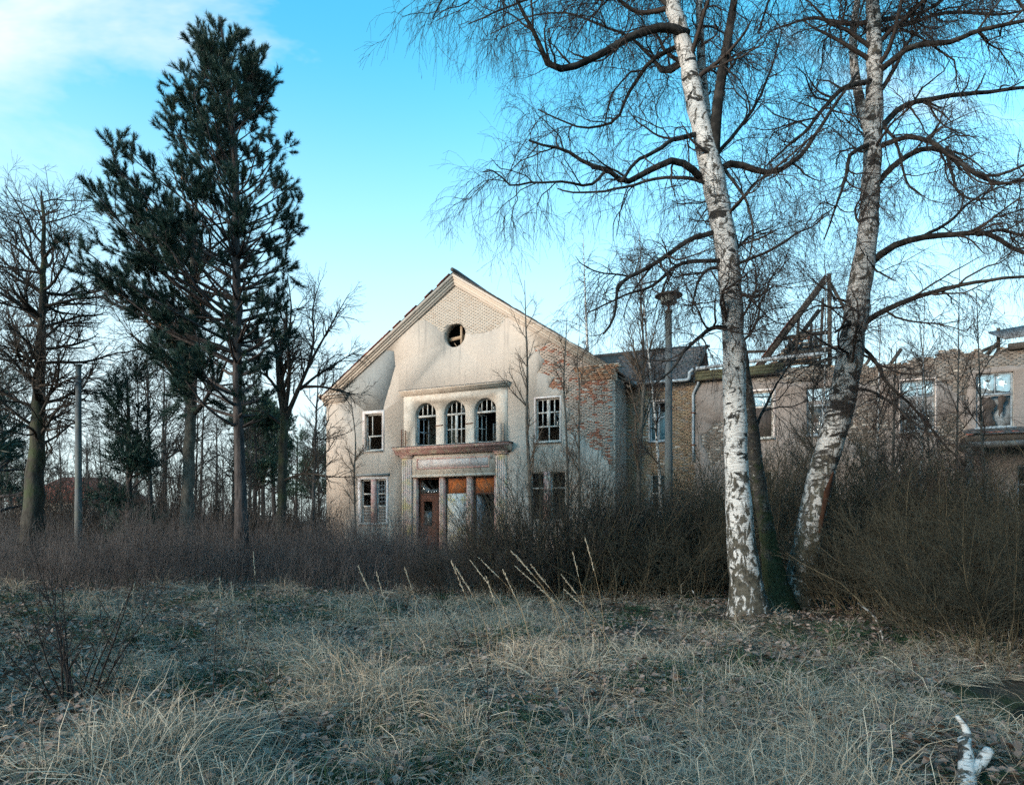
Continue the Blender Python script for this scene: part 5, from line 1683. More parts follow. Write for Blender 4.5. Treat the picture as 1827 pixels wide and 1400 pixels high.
# the wood behind: leafless trees one can tell apart by their trunks
protos = []
for i in range(4):
    protos.append(bare_tree('wood_tree', 'slim bare tree in the wood behind the thicket', (0, 0, -0.1), 10.5, 0.11, 601 + i, bark='bark_far', twig='twig_tree', fork=0.3, nl=20, spread=(35, 70), limb=(0.16, 0.34), up=0.05, n2=110, n3=420, n4=700, group='bare trees in the wood', rmin=1.5))
rng = np.random.default_rng(610)
spots = []
for px in np.concatenate([np.linspace(-60, 640, 26), np.linspace(300, 620, 8)]):
    Y = rng.uniform(30, 70)
    x = px + rng.uniform(-14, 14)
    spots.append((GX(x, Y), Y))
for px in np.linspace(1480, 1900, 12):
    Y = rng.uniform(52, 70)
    spots.append((GX(px, Y), Y))
for i, (x, y) in enumerate(spots):
    o = protos[i] if i < 4 else copy_tree(protos[i % 4])
    o.location = (x, y, -0.1)
    s = rng.uniform(0.7, 1.15) * (0.85 if x > 0 else 1.0)
    if -25 < x < -10 and y > 40:
        s *= 0.85
    o.scale = (s, s, s)
    o.rotation_euler = (rng.normal(0, .03), rng.normal(0, .03), rng.uniform(0, 6.28))
# far undergrowth mass that closes the view under the trees
rng = np.random.default_rng(620)
n = 2600
x0, y0 = rng.uniform(-62, -8, n), rng.uniform(44, 78, n)
P0 = np.stack([x0, y0, np.full(n, -0.1)], -1)
h = rng.uniform(1.0, 3.6, n)
D = norm(np.stack([rng.normal(0, .22, n), rng.normal(0, .22, n), np.ones(n)], -1))
P = P0[:, None] + D[:, None] * (h[:, None] * np.linspace(0, 1, 4))[..., None] + rng.normal(0, .08, (n, 4, 3))
R = np.tile(np.linspace(0.03, 0.008, 4), (n, 1))
q = grow(P, R, rng, 9000, (0.2, 1), (20, 50), (0.4, 1.1), 3, 0.7, 0.018, 0.007, .1, .05)
tag(MB().tubes(P, R, 3).tubes(q[0], q[1], 3).build('undergrowth', MAT['bark_far']), 'distant leafless undergrowth between the trunks of the wood', 'undergrowth', kind='stuff')


rng = np.random.default_rng(625)
n = 2300
px = rng.uniform(-80, 590, n)
y0 = rng.uniform(27, 46, n)
P0 = np.stack([(px - CX) / FOC * y0, y0, np.full(n, -0.1)], -1)
h = rng.uniform(1.2, 5.4, n) * np.where(px > 440, 0.6, 1.0)
D = norm(np.stack([rng.normal(0, .2, n), rng.normal(0, .2, n), np.ones(n)], -1))
P = P0[:, None] + D[:, None] * (h[:, None] * np.linspace(0, 1, 5))[..., None] + rng.normal(0, .07, (n, 5, 3)) * np.linspace(0, 1, 5)[None, :, None]
R = np.tile(np.linspace(0.018, 0.006, 5), (n, 1))
q = grow(P, R, rng, 9500, (0.25, 1), (25, 60), (0.5, 1.4), 4, 0.7, 0.010, 0.005, .14, .04)
q2 = grow(*q, rng, 9500, (0.25, 1), (25, 60), (0.25, 0.7), 3, 0.7, 0.007, 0.0045, .14, .03)
tag(MB().tubes(P, R, 3).tubes(q[0], q[1], 3).tubes(q2[0], q2[1], 3).build('brushwood', MAT['twig_tree']), 'tangle of leafless brushwood under the trees behind the thicket', 'brushwood', kind='stuff')


# the pale house with a red roof glimpsed through the wood
far_house = empty('far_house', (-50.0, 76.0, 0), RAD(8))
tag(far_house, 'cream house with a red hipped roof glimpsed through the wood', 'house')
fh = [rect(-4.6 + i * 2.3, -3.6 + i * 2.3, 1.0, 2.6) for i in range(5)]
plate(rect(-6, 6, -0.2, 3.7), fh, 0, 0.3).build('wall', MAT['cream'], far_house)
MB().box((-6, 0.31, -0.2), (6, 8, 3.69)).build('house_body', MAT['cream'], far_house)
m = MB()
m.add([(-6.5, -0.5, 3.7), (6.5, -0.5, 3.7), (6.5, 8.5, 3.7), (-6.5, 8.5, 3.7), (-2.6, 4, 6.7), (2.6, 4, 6.7)], [(0, 1, 5, 4), (2, 3, 4, 5), (3, 2, 1, 0)], [(1, 2, 5), (3, 0, 4)])
m.build('roof', MAT['tile_red'], far_house)
for r in fh:
    (a, c), (b, _), (_, d), _ = r
    w_ = plate(rect(a, b, c, d), [rect(a + .08, (a + b) / 2 - .04, c + .08, d - .08), rect((a + b) / 2 + .04, b - .08, c + .08, d - .08)], 0.08, 0.14).build('window', MAT['frame'], far_house)
    MB().box((a + .05, 0.16, c + .05), (b - .05, 0.17, d - .05)).build('pane', MAT['glass'], w_)


# ------------------------------------------------------------------ shrubs
def stems(rng, n, rad, h, lean=0.3, K=7, r0=0.011, wander=0.06, base=(0, 0, 0), ell=(1, 1), arch_=0.0):
    a = rng.uniform(0, 2 * math.pi, n)
    q = np.sqrt(rng.random(n)) * rad
    p = np.stack([np.cos(a) * q * ell[0], np.sin(a) * q * ell[1], np.full(n, -0.05)], -1) + np.array(base)
    D = norm(np.stack([np.cos(a) * lean * (q / rad) * rng.uniform(.4, 1.3, n), np.sin(a) * lean * (q / rad) * rng.uniform(.4, 1.3, n), np.ones(n)], -1) + rng.normal(0, .12, (n, 3)))
    hh = rng.uniform(h[0], h[1], n) * (1 - 0.35 * (q / rad) ** 2)
    pts = [p]
    for k in range(K - 1):
        D = norm(D + rng.normal(0, wander, (n, 3)) - np.array((0, 0, arch_ * k / K)))
        pts.append(pts[-1] + D * (hh / (K - 1))[:, None])
    P = np.stack(pts, 1)
    R = (r0 * rng.uniform(.6, 1.3, n))[:, None] * (1 - np.linspace(0, 0.85, K))[None]
    return P, R


def shrub(name, label, base, seed, rad, h, n, twig, stem='shrub_stem', n2=1500, n3=3000, lean=0.35, r0=0.012, group=None, ell=(1, 1), cat_='shrub', ln2=(0.35, 0.9), up=0.02, arch_=0.0, wander=0.06, thin=1.0):
    rng = np.random.default_rng(seed)
    root = empty(name, tuple(base))
    tag(root, label, cat_, group)
    P, R = stems(rng, n, rad, h, lean, 7, r0, wander, ell=ell, arch_=arch_)
    MB().tubes(P, R, 4).build('stems', MAT[stem], root)
    root.children[0]['kind'] = 'stuff'
    C = grow(P, R, rng, n2, (0.25, 1.0), (20, 55), ln2, 5, 0.65, 0.007 * thin, 0.0028 * thin, 0.12, up)
    D = grow(*C, rng, n3, (0.1, 1.0), (20, 55), (ln2[0] * .4, ln2[1] * .5), 4, 0.7, 0.004 * thin, 0.002 * thin, 0.12, up)
    t = MB().tubes(C[0], C[1], 3).tubes(D[0], D[1], 3).build('twigs', MAT[twig], root)
    t['kind'] = 'stuff'
    return root


# the low purplish thicket across the left and middle
rng = np.random.default_rng(700)
n = 5200
px = rng.uniform(-60, 930, n)
Y = rng.uniform(15.3, 23.5, n) - 0.6 * (px > 500) + 1.0 * (px < 60)
x = (px - CX) / FOC * Y
h = rng.uniform(0.75, 1.75, n) * (1.0 + 0.16 * np.sin(x * 1.1 + 0.8 * np.sin(Y)) + 0.16 * np.sin(x * 2.9 + 1.7 * Y) + 0.10 * np.sin(x * 6.1 - 2.3 * Y)) * (1 + 0.6 * (rng.random(n) < 0.07)) * np.where(px > 760, 0.85, 1.0) * np.where(Y < 16.2, 0.72, 1.0)
D = norm(np.stack([rng.normal(0, .22, n), rng.normal(0, .2, n), np.ones(n)], -1))
K = 5
pts, q = [], np.stack([x, Y, gh(x, Y) - 0.05], -1)
for k in range(K):
    pts.append(q)
    D = norm(D + rng.normal(0, .09, (n, 3)))
    q = q + D * (h / (K - 1))[:, None]
P = np.stack(pts, 1)
R = np.tile(np.linspace(0.0065, 0.0022, K), (n, 1))
c1 = grow(P, R, rng, 15000, (0.2, 1.0), (20, 50), (0.3, 0.75), 4, 0.7, 0.004, 0.0019, 0.12, 0.03)
c2 = grow(*c1, rng, 12000, (0.2, 1.0), (20, 50), (0.12, 0.35), 3, 0.75, 0.003, 0.0018, 0.12, 0.02)
tag(MB().tubes(P, R, 3).tubes(c1[0], c1[1], 3).tubes(c2[0], c2[1], 3).build('thicket', MAT['thicket']), 'low purplish-brown leafless thicket spreading in front of the pine and the house', 'thicket', kind='stuff')

shrub('mounded_bush', 'broad mounded dark brown bush in front of the house, left of the lamp post', (GX(1010, 14.6), 14.6, 0), 710, 1.75, (2.2, 3.8), 340, 'bush', 'shrub_stem', 5400, 8600, 0.45, 0.011, ell=(1.15, 0.75), arch_=0.18)
shrub('arching_bush', 'lower brown bush with arching twigs at the foot of the mounded bush', (GX(880, 14.2), 14.2, 0), 711, 1.3, (0.8, 1.5), 160, 'bush', 'bush', 2200, 3400, 0.6, 0.009, ell=(1.2, 0.8), arch_=0.35)

shrub('mounded_bush', 'dark tangled bush at the foot of the lamp post', (GX(1150, 15.4), 15.4, 0), 712, 1.3, (1.6, 3.0), 150, 'bush', 'shrub_stem', 2300, 3600, 0.4, 0.011, ell=(1.1, 0.8), arch_=0.15)
shrub('mounded_bush', 'dark tangled bush filling the gap between the lamp post and the white birch', (GX(1250, 14.6), 14.6, 0), 713, 1.2, (1.5, 3.1), 130, 'shrub', 'shrub_stem', 2000, 3200, 0.4, 0.011, ell=(1.1, 0.8), arch_=0.12)
SG = 'olive shrubs in front of the ruined wing'
sp = [shrub('leafless_shrub', ['olive-brown leafless shrub of man-high upright stems before the ruined wing', 'tall airy leafless shrub reaching up in front of the wing windows', 'low spreading leafless shrub with arching stems near the birches'][i], (0, 0, 0), 720 + i, [0.8, 1.0, 0.9][i], [(2.0, 3.6), (2.4, 4.4), (1.4, 2.6)][i], [30, 40, 46][i], 'shrub', 'shrub_stem', 950, 2100, [0.36, 0.30, 0.6][i], 0.011, SG, arch_=[0, .05, .2][i], wander=0.13, thin=0.8) for i in range(3)]
rng = np.random.default_rng(730)
spots = []
for px, Y, k, s in [(1130, 13.5, 2, 1.0), (1185, 14.5, 0, .8), (1235, 13.2, 2, 1.0), (1265, 15.5, 0, 1.0), (1215, 17, 1, .8), (1390, 14.5, 0, 1.0), (1430, 16.5, 1, 1.15), (1480, 14.0, 0, 1.0), (1520, 15.5, 1, 1.15), (1560, 12.8, 2, .9),
                    (1600, 14.5, 0, 1.05), (1650, 12.5, 1, .8), (1740, 12.5, 0, .95), (1840, 11.8, 0, 1.0), (1620, 10.8, 2, 1.0), (1700, 10.0, 2, 1.15), (1780, 9.6, 2, 1.2), (1850, 9.2, 0, .9),
                    (1350, 17.5, 1, 1.25), (1300, 18.5, 1, 1.2), (1480, 18.5, 1, 1.35), (1600, 19, 1, 1.4), (1540, 21, 1, 1.35), (1420, 21, 1, 1.3), (1260, 20, 1, 1.1), (1520, 11.8, 2, .8), (1760, 7.9, 2, .75), (1840, 7.4, 0, .7), (1705, 8.7, 0, .62), (1690, 15.5, 1, 1.0), (1790, 16.5, 1, 1.1), (1600, 16.5, 1, 1.1), (1900, 11, 1, 1.0)]:
    spots.append((GX(px, Y), Y, k, s))
used = set()
for (x, Y, k, s) in spots:
    o = sp[k] if k not in used else copy_tree(sp[k])
    used.add(k)
    o.location = (x, Y, float(gh(x, Y)))
    o.scale = (s * 1.1, s * 1.1, s)
    o.rotation_euler = (0, 0, rng.uniform(0, 6.28))

# dark thorny shrub in the left foreground
dk = shrub('dark_sapling_shrub', 'dark thin-stemmed shrub in the left foreground grass', (GX(130, 5.6), 5.6, 0), 740, 0.14, (1.0, 1.75), 13, 'darkstem', 'darkstem', 90, 90, 0.75, 0.0125, ln2=(0.25, 0.6), cat_='shrub')
dk2 = shrub('dark_sapling_shrub', 'small dark weed stems among the grass, beside the tall seed stalks', (GX(385, 6.6), 6.6, 0), 741, 0.3, (0.5, 1.0), 6, 'darkstem', 'darkstem', 16, 10, 0.5, 0.004, ln2=(0.1, 0.3), cat_='shrub')


# ------------------------------------------------------------------ grass, leaves, stalks
def blade_tuft(seed, n, h, lean, mat, wind=(0.8, -0.25), K=5, wd=0.006, rad=0.10, tangle=0.16):
    rng = np.random.default_rng(seed)
    a = rng.uniform(0, 2 * math.pi, n)
    q = np.sqrt(rng.random(n)) * rad
    p = np.stack([np.cos(a) * q, np.sin(a) * q, np.full(n, -0.02)], -1)
    out = np.stack([np.cos(a), np.sin(a), np.zeros(n)], -1)
    D = norm(np.array((0, 0, 0.8)) + out * rng.uniform(0.1, 0.9, (n, 1)) + rng.normal(0, .4, (n, 3)))
    L = h[0] + (h[1] - h[0]) * rng.random(n) ** 1.5
    pts = [p]
    for k in range(K - 1):
        D = D + (np.array((*wind, 0)) * rng.uniform(-.3, 1.0, (n, 1)) + out * 0.25 - np.array((0, 0, 1.0)) * rng.uniform(.2, 1.3, (n, 1))) * lean * (k + .6) / K + rng.normal(0, tangle, (n, 3))
        D = norm(D + rng.normal(0, 0.9, (n, 3)) * (rng.random((n, 1)) < 0.07))        # broken blades
        pts.append(pts[-1] + D * (L / (K - 1))[:, None])
    P = np.stack(pts, 1)
    P[..., 2] = np.maximum(P[..., 2], 0.010 + rng.uniform(0, 0.06, (n, 1)))
    side = norm(np.cross(P[:, -1] - P[:, 0], rng.normal(size=(n, 3))))
    w = np.tile(np.array([.8, 1, .85, .6, .15])[:K], (n, 1)) * (wd * rng.uniform(.4, 1.3, n))[:, None]
    o = bpy.data.objects.new('grass_tuft', MB().ribbons(P, w, side).mesh('grass_tuft', MAT[mat]))
    return o


def scatter(name, label, sources, pts, rots, scales, picks, kind='stuff', cat_='grass'):
    """one object of kind stuff: tufts instanced on points"""
    n = len(pts)
    me = bpy.data.meshes.new(name)
    me.vertices.add(n)
    me.vertices.foreach_set('co', np.asarray(pts, np.float32).ravel())
    for an, ty, data in (('rz', 'FLOAT', rots), ('sc', 'FLOAT', scales), ('pick', 'INT', picks)):
        at = me.attributes.new(an, ty, 'POINT')
        at.data.foreach_set('value', np.asarray(data, np.float32 if ty == 'FLOAT' else np.int32))
    o = bpy.data.objects.new(name, me)
    COL.objects.link(o)
    ng = bpy.data.node_groups.new(name, 'GeometryNodeTree')
    ng.interface.new_socket('Geometry', in_out='INPUT', socket_type='NodeSocketGeometry')
    ng.interface.new_socket('Geometry', in_out='OUTPUT', socket_type='NodeSocketGeometry')
    N, Lk = ng.nodes, ng.links
    gi, go = N.new('NodeGroupInput'), N.new('NodeGroupOutput')
    g2i = N.new('GeometryNodeGeometryToInstance')
    for s in reversed(sources):
        oi = N.new('GeometryNodeObjectInfo')
        oi.inputs['Object'].default_value = s
        oi.inputs['As Instance'].default_value = True
        Lk.new(oi.outputs['Geometry'], g2i.inputs[0])

    def attr(nm, ty):
        a = N.new('GeometryNodeInputNamedAttribute')
        a.data_type = ty
        a.inputs['Name'].default_value = nm
        return a.outputs[0]
    ip = N.new('GeometryNodeInstanceOnPoints')
    jn = N.new('GeometryNodeJoinGeometry')
    for s in reversed(sources):
        oi = N.new('GeometryNodeObjectInfo')
        oi.inputs['Object'].default_value = s
        oi.inputs['As Instance'].default_value = True
        Lk.new(oi.outputs['Geometry'], jn.inputs[0])
    N.remove(g2i)
    Lk.new(gi.outputs[0], ip.inputs['Points'])
    Lk.new(jn.outputs[0], ip.inputs['Instance'])
    ip.inputs['Pick Instance'].default_value = True
    Lk.new(attr('pick', 'INT'), ip.inputs['Instance Index'])
    cx = N.new('ShaderNodeCombineXYZ')
    Lk.new(attr('rz', 'FLOAT'), cx.inputs[2])
    er = N.new('FunctionNodeEulerToRotation')
    Lk.new(cx.outputs[0], er.inputs[0])
    Lk.new(er.outputs[0], ip.inputs['Rotation'])
    Lk.new(attr('sc', 'FLOAT'), ip.inputs['Scale'])
    Lk.new(ip.outputs[0], go.inputs[0])
    o.modifiers.new('scatter', 'NODES').node_group = ng
    tag(o, label, cat_, kind=kind)
    return o


def field(rng, n, y0, y1, px0=-140, px1=1960, p=1.6):
    Y = y0 + (y1 - y0) * rng.random(n) ** p
    x = (rng.uniform(px0, px1, n) - CX) / FOC * Y
    return x, Y


def pond_free(x, y):
    return np.hypot((x - 5.7) / 1.75, (y - 5.3) / 1.55) > 1.1


rng = np.random.default_rng(800)
straw = [blade_tuft(810 + i, 70, (0.14, 0.58), 1.1, 'straw', (0.75, -0.4), rad=0.12, wd=0.0045) for i in range(6)] + [blade_tuft(820 + i, 60, (0.10, 0.40), 1.6, 'straw_dull', (0.3, -0.3), rad=0.16, wd=0.0045, tangle=0.25) for i in range(6)]
green = [blade_tuft(830 + i, 90, (0.10, 0.26), 0.7, 'green', (0.2, -0.2), rad=0.11, wd=0.006) for i in range(2)]
x, Y = field(rng, 9800, 3.0, 16.0, p=1.45)
clump = np.sin(x * 1.7 + 0.6 * np.sin(Y * 1.3)) * np.sin(Y * 1.9 + 0.7 * np.sin(x * 1.1)) + 0.5 * np.sin(x * 3.1 + 2 * Y)
keep = (clump + rng.normal(0, .75, len(x)) > 0.05) & pond_free(x, Y) & (np.hypot(x - 2.6, Y - 3.8) > 0.42)
right_bare = (x > 1.0) & (Y > 8.2) & (rng.random(len(x)) < 0.62)
keep &= ~right_bare
x, Y, clump = x[keep], Y[keep], clump[keep]
ang = rng.normal(0, 1.0, len(x)) + 2.6 * np.sin(x * .8 + 0.4) * np.cos(Y * .9)
# the dry straw stands thick in the middle of the clearing, duller towards its edges
mid = np.exp(-((x - 0.3) / 3.2) ** 2)
pk = np.where(rng.random(len(x)) < 0.15 + 0.6 * mid, rng.integers(0, 6, len(x)), rng.integers(6, 12, len(x)))
tuss = [blade_tuft(840 + i, 75, (0.30, 0.66), 1.3, 'straw', (1.0, -0.15), rad=0.09, wd=0.0048, tangle=0.09) for i in range(5)]
tx, tY = field(rng, 1500, 3.1, 12.5, p=1.3)
tc = np.sin(tx * 2.3 + np.sin(tY * 2.1)) * np.sin(tY * 2.6 + np.sin(tx * 1.7))
tk = (tc > 0.12) & pond_free(tx, tY) & (np.hypot(tx - 2.6, tY - 3.8) > 0.6) & ~((tx > 1.0) & (tY > 8.2)) & (np.exp(-((tx - 0.2) / 4.0) ** 2) > rng.random(len(tx)))
tx, tY = tx[tk], tY[tk]
x, Y = np.concatenate([x, tx]), np.concatenate([Y, tY])
ang = np.concatenate([ang, np.where(rng.random(len(tx)) < .6, math.pi + 0.4, 0.2) + rng.normal(0, .8, len(tx)) - 0.9 * (rng.random(len(tx)) < .5)])
pk = np.concatenate([pk, rng.integers(12, 17, len(tx))])
clump = np.concatenate([clump, np.full(len(tx), 0.0)])
straw += tuss
scatter('dry_grass', 'matted tufts of dry straw-coloured winter grass', straw, np.stack([x, Y, gh(x, Y)], -1), ang, rng.uniform(.5, 1.15, len(x)) * np.where(clump > 0.5, 1.12, 0.9), pk)
x, Y = field(rng, 3600, 3.0, 14.0)
g = np.sin(x * 1.3 + 2) * np.sin(Y * 1.5 + 1) + rng.normal(0, .4, len(x))
k = (g > 0.3) & pond_free(x, Y)
x, Y = x[k], Y[k]
scatter('green_grass', 'patches of short green grass between the dry tufts', green, np.stack([x, Y, gh(x, Y)], -1), rng.uniform(0, 6.28, len(x)), rng.uniform(.6, 1.3, len(x)), rng.integers(0, 2, len(x)))

# fallen leaves
n = 42000
x, Y = field(rng, n, 3.0, 17.0, p=1.25)
k = pond_free(x, Y)
x, Y = x[k], Y[k]
n = len(x)
c = np.stack([x, Y, gh(x, Y) + rng.uniform(0.008, 0.13, n)], -1)
a = rng.uniform(0, 6.28, n)
nrm = norm(np.stack([rng.normal(0, .35, n), rng.normal(0, .35, n), np.ones(n)], -1))
t1 = norm(np.cross(nrm, np.stack([np.cos(a), np.sin(a), np.zeros(n)], -1)))
t2 = np.cross(nrm, t1)
s = rng.uniform(0.014, 0.042, n)[:, None]
V = np.stack([c - t1 * s * 1.2, c - t2 * s * .7 + nrm * s * .35 - t1 * s * .2, c + t1 * s * 1.2 + nrm * s * .2, c + t2 * s * .7 + nrm * s * .4 - t1 * s * .1, c], 1)
f = np.array([(0, 1, 4), (1, 2, 4), (2, 3, 4), (3, 0, 4)])
tag(MB().add(V.reshape(-1, 3), None, (f[None] + (np.arange(n) * 5)[:, None, None]).reshape(-1, 3)).build('fallen_leaves', MAT['leaf']), 'brown fallen leaves littering the clearing', 'leaves', kind='stuff')


# tall seed stalks in the middle of the clearing
def stalk(base, tip, seed, head=0.22, r=0.0021, label=None, group=None):
    rng = np.random.default_rng(seed)
    b = np.array(base, float)
    t = np.array(tip, float)
    mid = (b + t) / 2 + np.array((-(t - b)[0] * 0.18, 0, 0.06))
    P, R = resample(np.array([b, mid, t]), np.array([r, r * .8, r * .35]), 12)
    root = empty('grass_stalk', tuple(b))
    tag(root, label, 'grass stalk', group)
    MB().tubes(P[None], R[None], 5).build('stem', MAT['stalk'], root, False, b)
    # feathery head hugging the top of the stem
    n = 60
    i = rng.uniform(0.74, 1.0, n)
    p, d, _ = at_t(P[None], R[None], np.zeros(n, int), i)
    L = rng.uniform(0.015, 0.042, n) * head / 0.22
    e = norm(d + rng.normal(0, .22, (n, 3)))
    q = np.stack([p, p + e * (L * .5)[:, None], p + e * L[:, None]], 1)
    MB().tubes(q, np.tile([0.001, 0.0024, 0.0005], (n, 1)), 4).build('seed_head', MAT['seed'], root, False, b)
    return root


SGP = 'tall seed stalks in the middle of the clearing'
tips = [(806, 1003), (812, 1010), (838, 998), (855, 995), (868, 1030), (898, 1018), (914, 985), (921, 990), (948, 1008), (957, 1043), (1003, 1027), (1045, 963), (1008, 1052), (723, 1015), (920, 1010), (640, 1012), (672, 1022), (1022, 985)]
rng = np.random.default_rng(850)
for i, (tx, ty) in enumerate(tips):
    Y = rng.uniform(6.6, 8.4)
    bx = tx + rng.uniform(20, 110)
    if tx == 1045:
        bx = 1082
    x = GX(bx, Y)
    t = W(tx, ty, Y - 0.1)
    stalk((x, Y, float(gh(x, Y)) - 0.02), t, 860 + i, label='tall pale seed stalk bending leftwards over the dry grass', group=SGP)
for i, (tx, ty, Y, bx) in enumerate([(452, 985, 8.6, 459), (392, 1032, 8.2, 396), (412, 1038, 8.0, 425), (240, 1035, 8.5, 232)]):
    x = GX(bx, Y)
    stalk((x, Y, float(gh(x, Y)) - 0.02), W(tx, ty, Y), 890 + i, label='lone upright seed stalk left of the middle, before the thicket', group='lone seed stalks before the thicket')


# dark weed stems sticking up close to the camera
def weed(px, py0, tips, Y, seed, label):
    rng = np.random.default_rng(seed)
    b = np.array((GX(px, Y), Y, -0.03))
    root = empty('weed_stem', tuple(b))
    tag(root, label, 'weed', None)
    pts = np.array([b] + [W(x, y, Y) for x, y in tips])
    P, R = resample(pts, np.linspace(0.0045, 0.0016, len(pts)), 16)
    MB().tubes(P[None], R[None], 5).build('stem', MAT['darkstem'], root, False, b)
    q = grow(P[None], R[None], rng, 9, (.3, .95), (25, 50), (.1, .28), 4, .6, .003, .0014, .1, .05)
    MB().tubes(q[0], q[1], 4).build('side_shoots', MAT['darkstem'], root, False, b)
    root.children[-1]['kind'] = 'stuff'


weed(873, 1400, [(872, 1300), (870, 1230), (871, 1150)], 4.4, 901, 'dark upright weed stem in the middle foreground')
weed(866, 1290, [(840, 1190), (800, 1100), (765, 1050), (735, 1018)], 6.0, 902, 'long dark weed stem leaning left across the seed stalks')
weed(1072, 1300, [(1071, 1230), (1069, 1130)], 5.6, 903, 'dark upright weed stem right of the straw tufts')
weed(380, 1350, [(381, 1220), (385, 1130), (390, 1080)], 5.0, 904, 'thin dark weed stem standing alone in the left grass')
weed(520, 1370, [(495, 1270), (470, 1190), (440, 1120)], 4.9, 905, 'dark weed stem leaning left among the left grass')
weed(1630, 1320, [(1612, 1240), (1595, 1190), (1592, 1130)], 5.8, 906, 'grey weed stem leaning in the dim grass near the ditch')

# lamp posts
def lamp_post(px, Y, top, label, headed=True):
    x = GX(px, Y)
    z = CH + (HY - top) / FOC * Y
    root = empty('lamp_post', (x, Y, 0))
    tag(root, label, 'lamp post', None)
    MB().tubes(np.array([[(0, 0, -0.3), (0, 0, z * .33), (0, 0, z * .36), (0, 0, z)]]), [[0.115, 0.105, 0.10, 0.078]], 14, True).build('post', MAT['concrete'], root, True)
    MB().tubes(np.array([[(0, 0, z - 0.03), (0, 0, z + 0.03)]]), [[0.10, 0.10]], 12, True).build('collar', MAT['concrete'], root)
    if headed:
        MB().tubes(np.array([[(0, 0, z), (0, 0, z + 0.42)]]), [[0.03, 0.03]], 8, True).build('spigot', MAT['rust'], root)
        a = np.linspace(0, 2 * math.pi, 33)[:-1]

        def lathe(pr):
            m = MB()
            v = np.array([[(r * math.cos(t), r * math.sin(t), zz) for t in a] for r, zz in pr])
            idx = np.arange(len(pr) * 32).reshape(len(pr), 32)
            j = (np.arange(32) + 1) % 32
            m.add(v.reshape(-1, 3), np.stack([idx[:-1], idx[:-1][:, j], idx[1:][:, j], idx[1:]], -1).reshape(-1, 4))
            return m
        zz = z + 0.34
        lathe([(0.02, zz + .125), (0.14, zz + .12), (0.30, zz + .09), (0.345, zz + .07), (0.345, zz + 0.045), (0.22, zz + 0.065), (0.02, zz + 0.07)]).build('lamp_cap', MAT['lamp_metal'], root, True)
        # the broken cylinder below: separate curved pieces, some hanging lower
        for k, (t0, t1, low) in enumerate([(3.3, 4.25, -0.06), (4.3, 4.9, 0.0), (4.95, 5.3, -0.12), (5.4, 6.0, -0.04), (0.1, 2.9, -0.02)]):
            t = np.linspace(t0, t1, 7)
            o_ = np.stack([0.205 * np.cos(t), 0.205 * np.sin(t)], -1)
            v = [(*p, zz + 0.05) for p in o_] + [(*p, zz - 0.11 + low * (0.5 + 0.5 * (i % 2))) for i, p in enumerate(o_)]
            v += [(p[0] * .95, p[1] * .95, zz + 0.05) for p in o_] + [(p[0] * .95, p[1] * .95, zz - 0.11 + low * (0.5 + 0.5 * (i % 2))) for i, p in enumerate(o_)]
            q = [(i, i + 7, i + 8, i + 1) for i in range(6)] + [(i + 14, i + 15, i + 22, i + 21) for i in range(6)] + [(i + 7, i + 21, i + 22, i + 8) for i in range(6)]
            MB().add(v, q).build('lamp_skirt', MAT['lamp_pale'], root)
        MB().tubes(np.array([[(0.05, -0.1, zz + 0.02), (0.07, -0.16, zz - 0.1), (0.08, -0.15, zz - 0.15)]]), [[0.012, 0.01, 0.02]], 6, True).build('lamp_socket', MAT['rust'], root)
    return root


lamp_post(1193, 17.0, 556, 'grey concrete lamp post with a broken flat-topped lamp, in front of the wing')
lamp_post(140, 21.0, 652, 'bare grey concrete post without a lamp, between the old tree and the big pine', False)

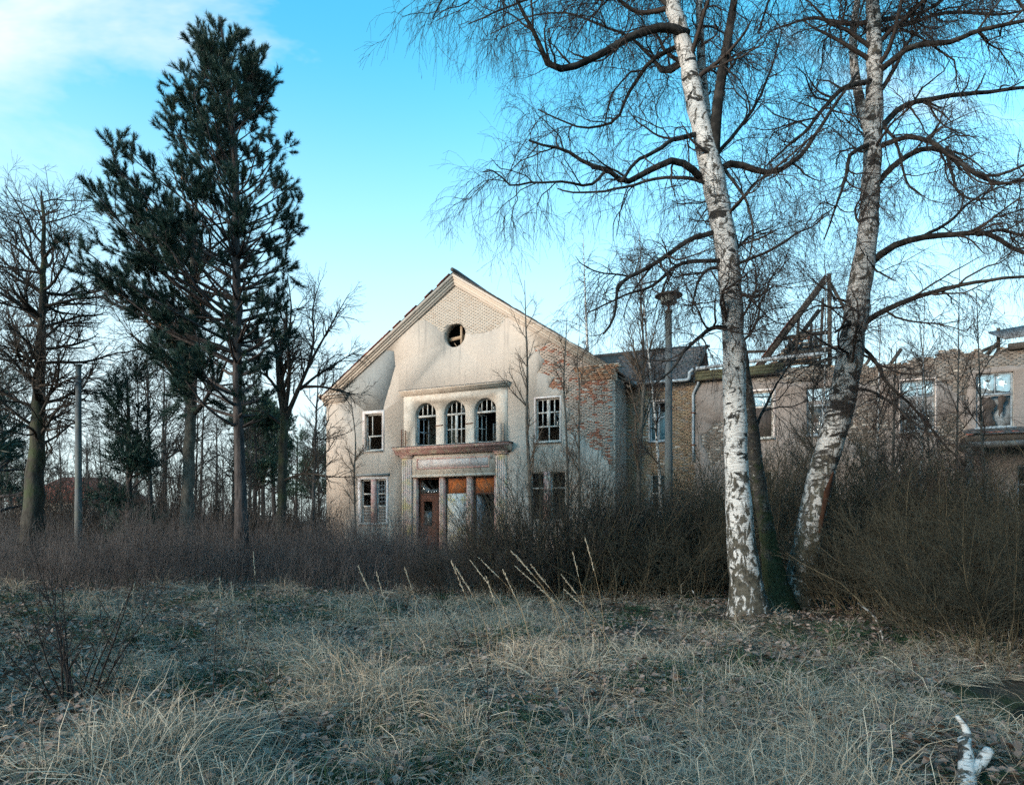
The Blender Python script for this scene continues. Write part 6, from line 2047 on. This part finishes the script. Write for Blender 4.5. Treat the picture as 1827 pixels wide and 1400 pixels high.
# birch log lying by the ditch
lb = np.array((2.52, 3.72, 0.0))
root = empty('birch_log', tuple(lb))
tag(root, 'pale forked piece of birch trunk lying by the water', 'log')
P, R = resample(np.array([lb + (-.17, -.28, -.02), lb + (0, 0, .06), lb + (.13, .20, .16), lb + (.21, .34, .28)]), np.array([.05, .05, .044, .036]), 14)
MB().tubes(P[None], R[None] * (1 + 0.06 * np.random.default_rng(1).normal(size=14)), 14, True).build('trunk', MAT['birch_log'], root, True, lb)
P2, R2 = resample(np.array([P[9], P[9] + (.10, .05, .03), P[9] + (.20, .10, .10)]), np.array([.04, .034, .03]), 8)
MB().tubes(P2[None], R2[None], 10, True).build('branch_stub', MAT['birch_log'], root, True, lb)
P2, R2 = resample(np.array([P[12], P[13] + (.03, .03, .05), P[13] + (-.02, .04, .13)]), np.array([.035, .022, .012]), 8)
MB().tubes(P2[None], R2[None], 8, True).build('branch_stub', MAT['birch_log'], root, True, lb)

# fallen branches at the foot of the shrubs
for i, (a, b, c, lab) in enumerate([((1290, 1068), (1240, 1062), (1235, 1052), 'pale stick lying at the foot of the white birch'), ((1578, 1150), (1560, 1100), (1530, 1075), 'bleached dead branch leaning at the edge of the shrubs')]):
    Y = 11.0 if i == 0 else 8.6
    P, R = resample(np.array([W(*a, Y), W(*b, Y), W(*c, Y)]), np.array([.016, .012, .008]), 10)
    P[:, 2] = np.maximum(P[:, 2], gh(P[:, 0], P[:, 1]) + 0.012)
    o = MB().tubes(P[None], R[None], 6, True).build('fallen_branch', MAT['birch_thin'], None, True, P[0])
    o.location = tuple(P[0])
    tag(o, lab, 'branch')


# conifers added out of view beside and behind the viewer, to darken the clearing's edges
ring = [(-9.5, 3.0), (-11.5, 7.0), (-8.0, -2.5), (-12.5, 11.5), (9.0, -0.5), (7.2, 2.6), (9.4, 6.0), (12.8, 8.4), (15.5, 12.0), (13.0, 1.5)]
first = far_pine((0, 0, 0), 10.5, 950, 'dense dark conifer added out of view to shade the clearing', 'conifers added out of view around the clearing', 1.15, True, 0.08)
rng = np.random.default_rng(951)
for i, (x, y) in enumerate(ring):
    o = first if i == 0 else copy_tree(first)
    o.location = (x, y, 0)
    o.rotation_euler = (0, 0, rng.uniform(0, 6.28))
    q = rng.uniform(0.85, 1.15)
    o.scale = (q, q, q)
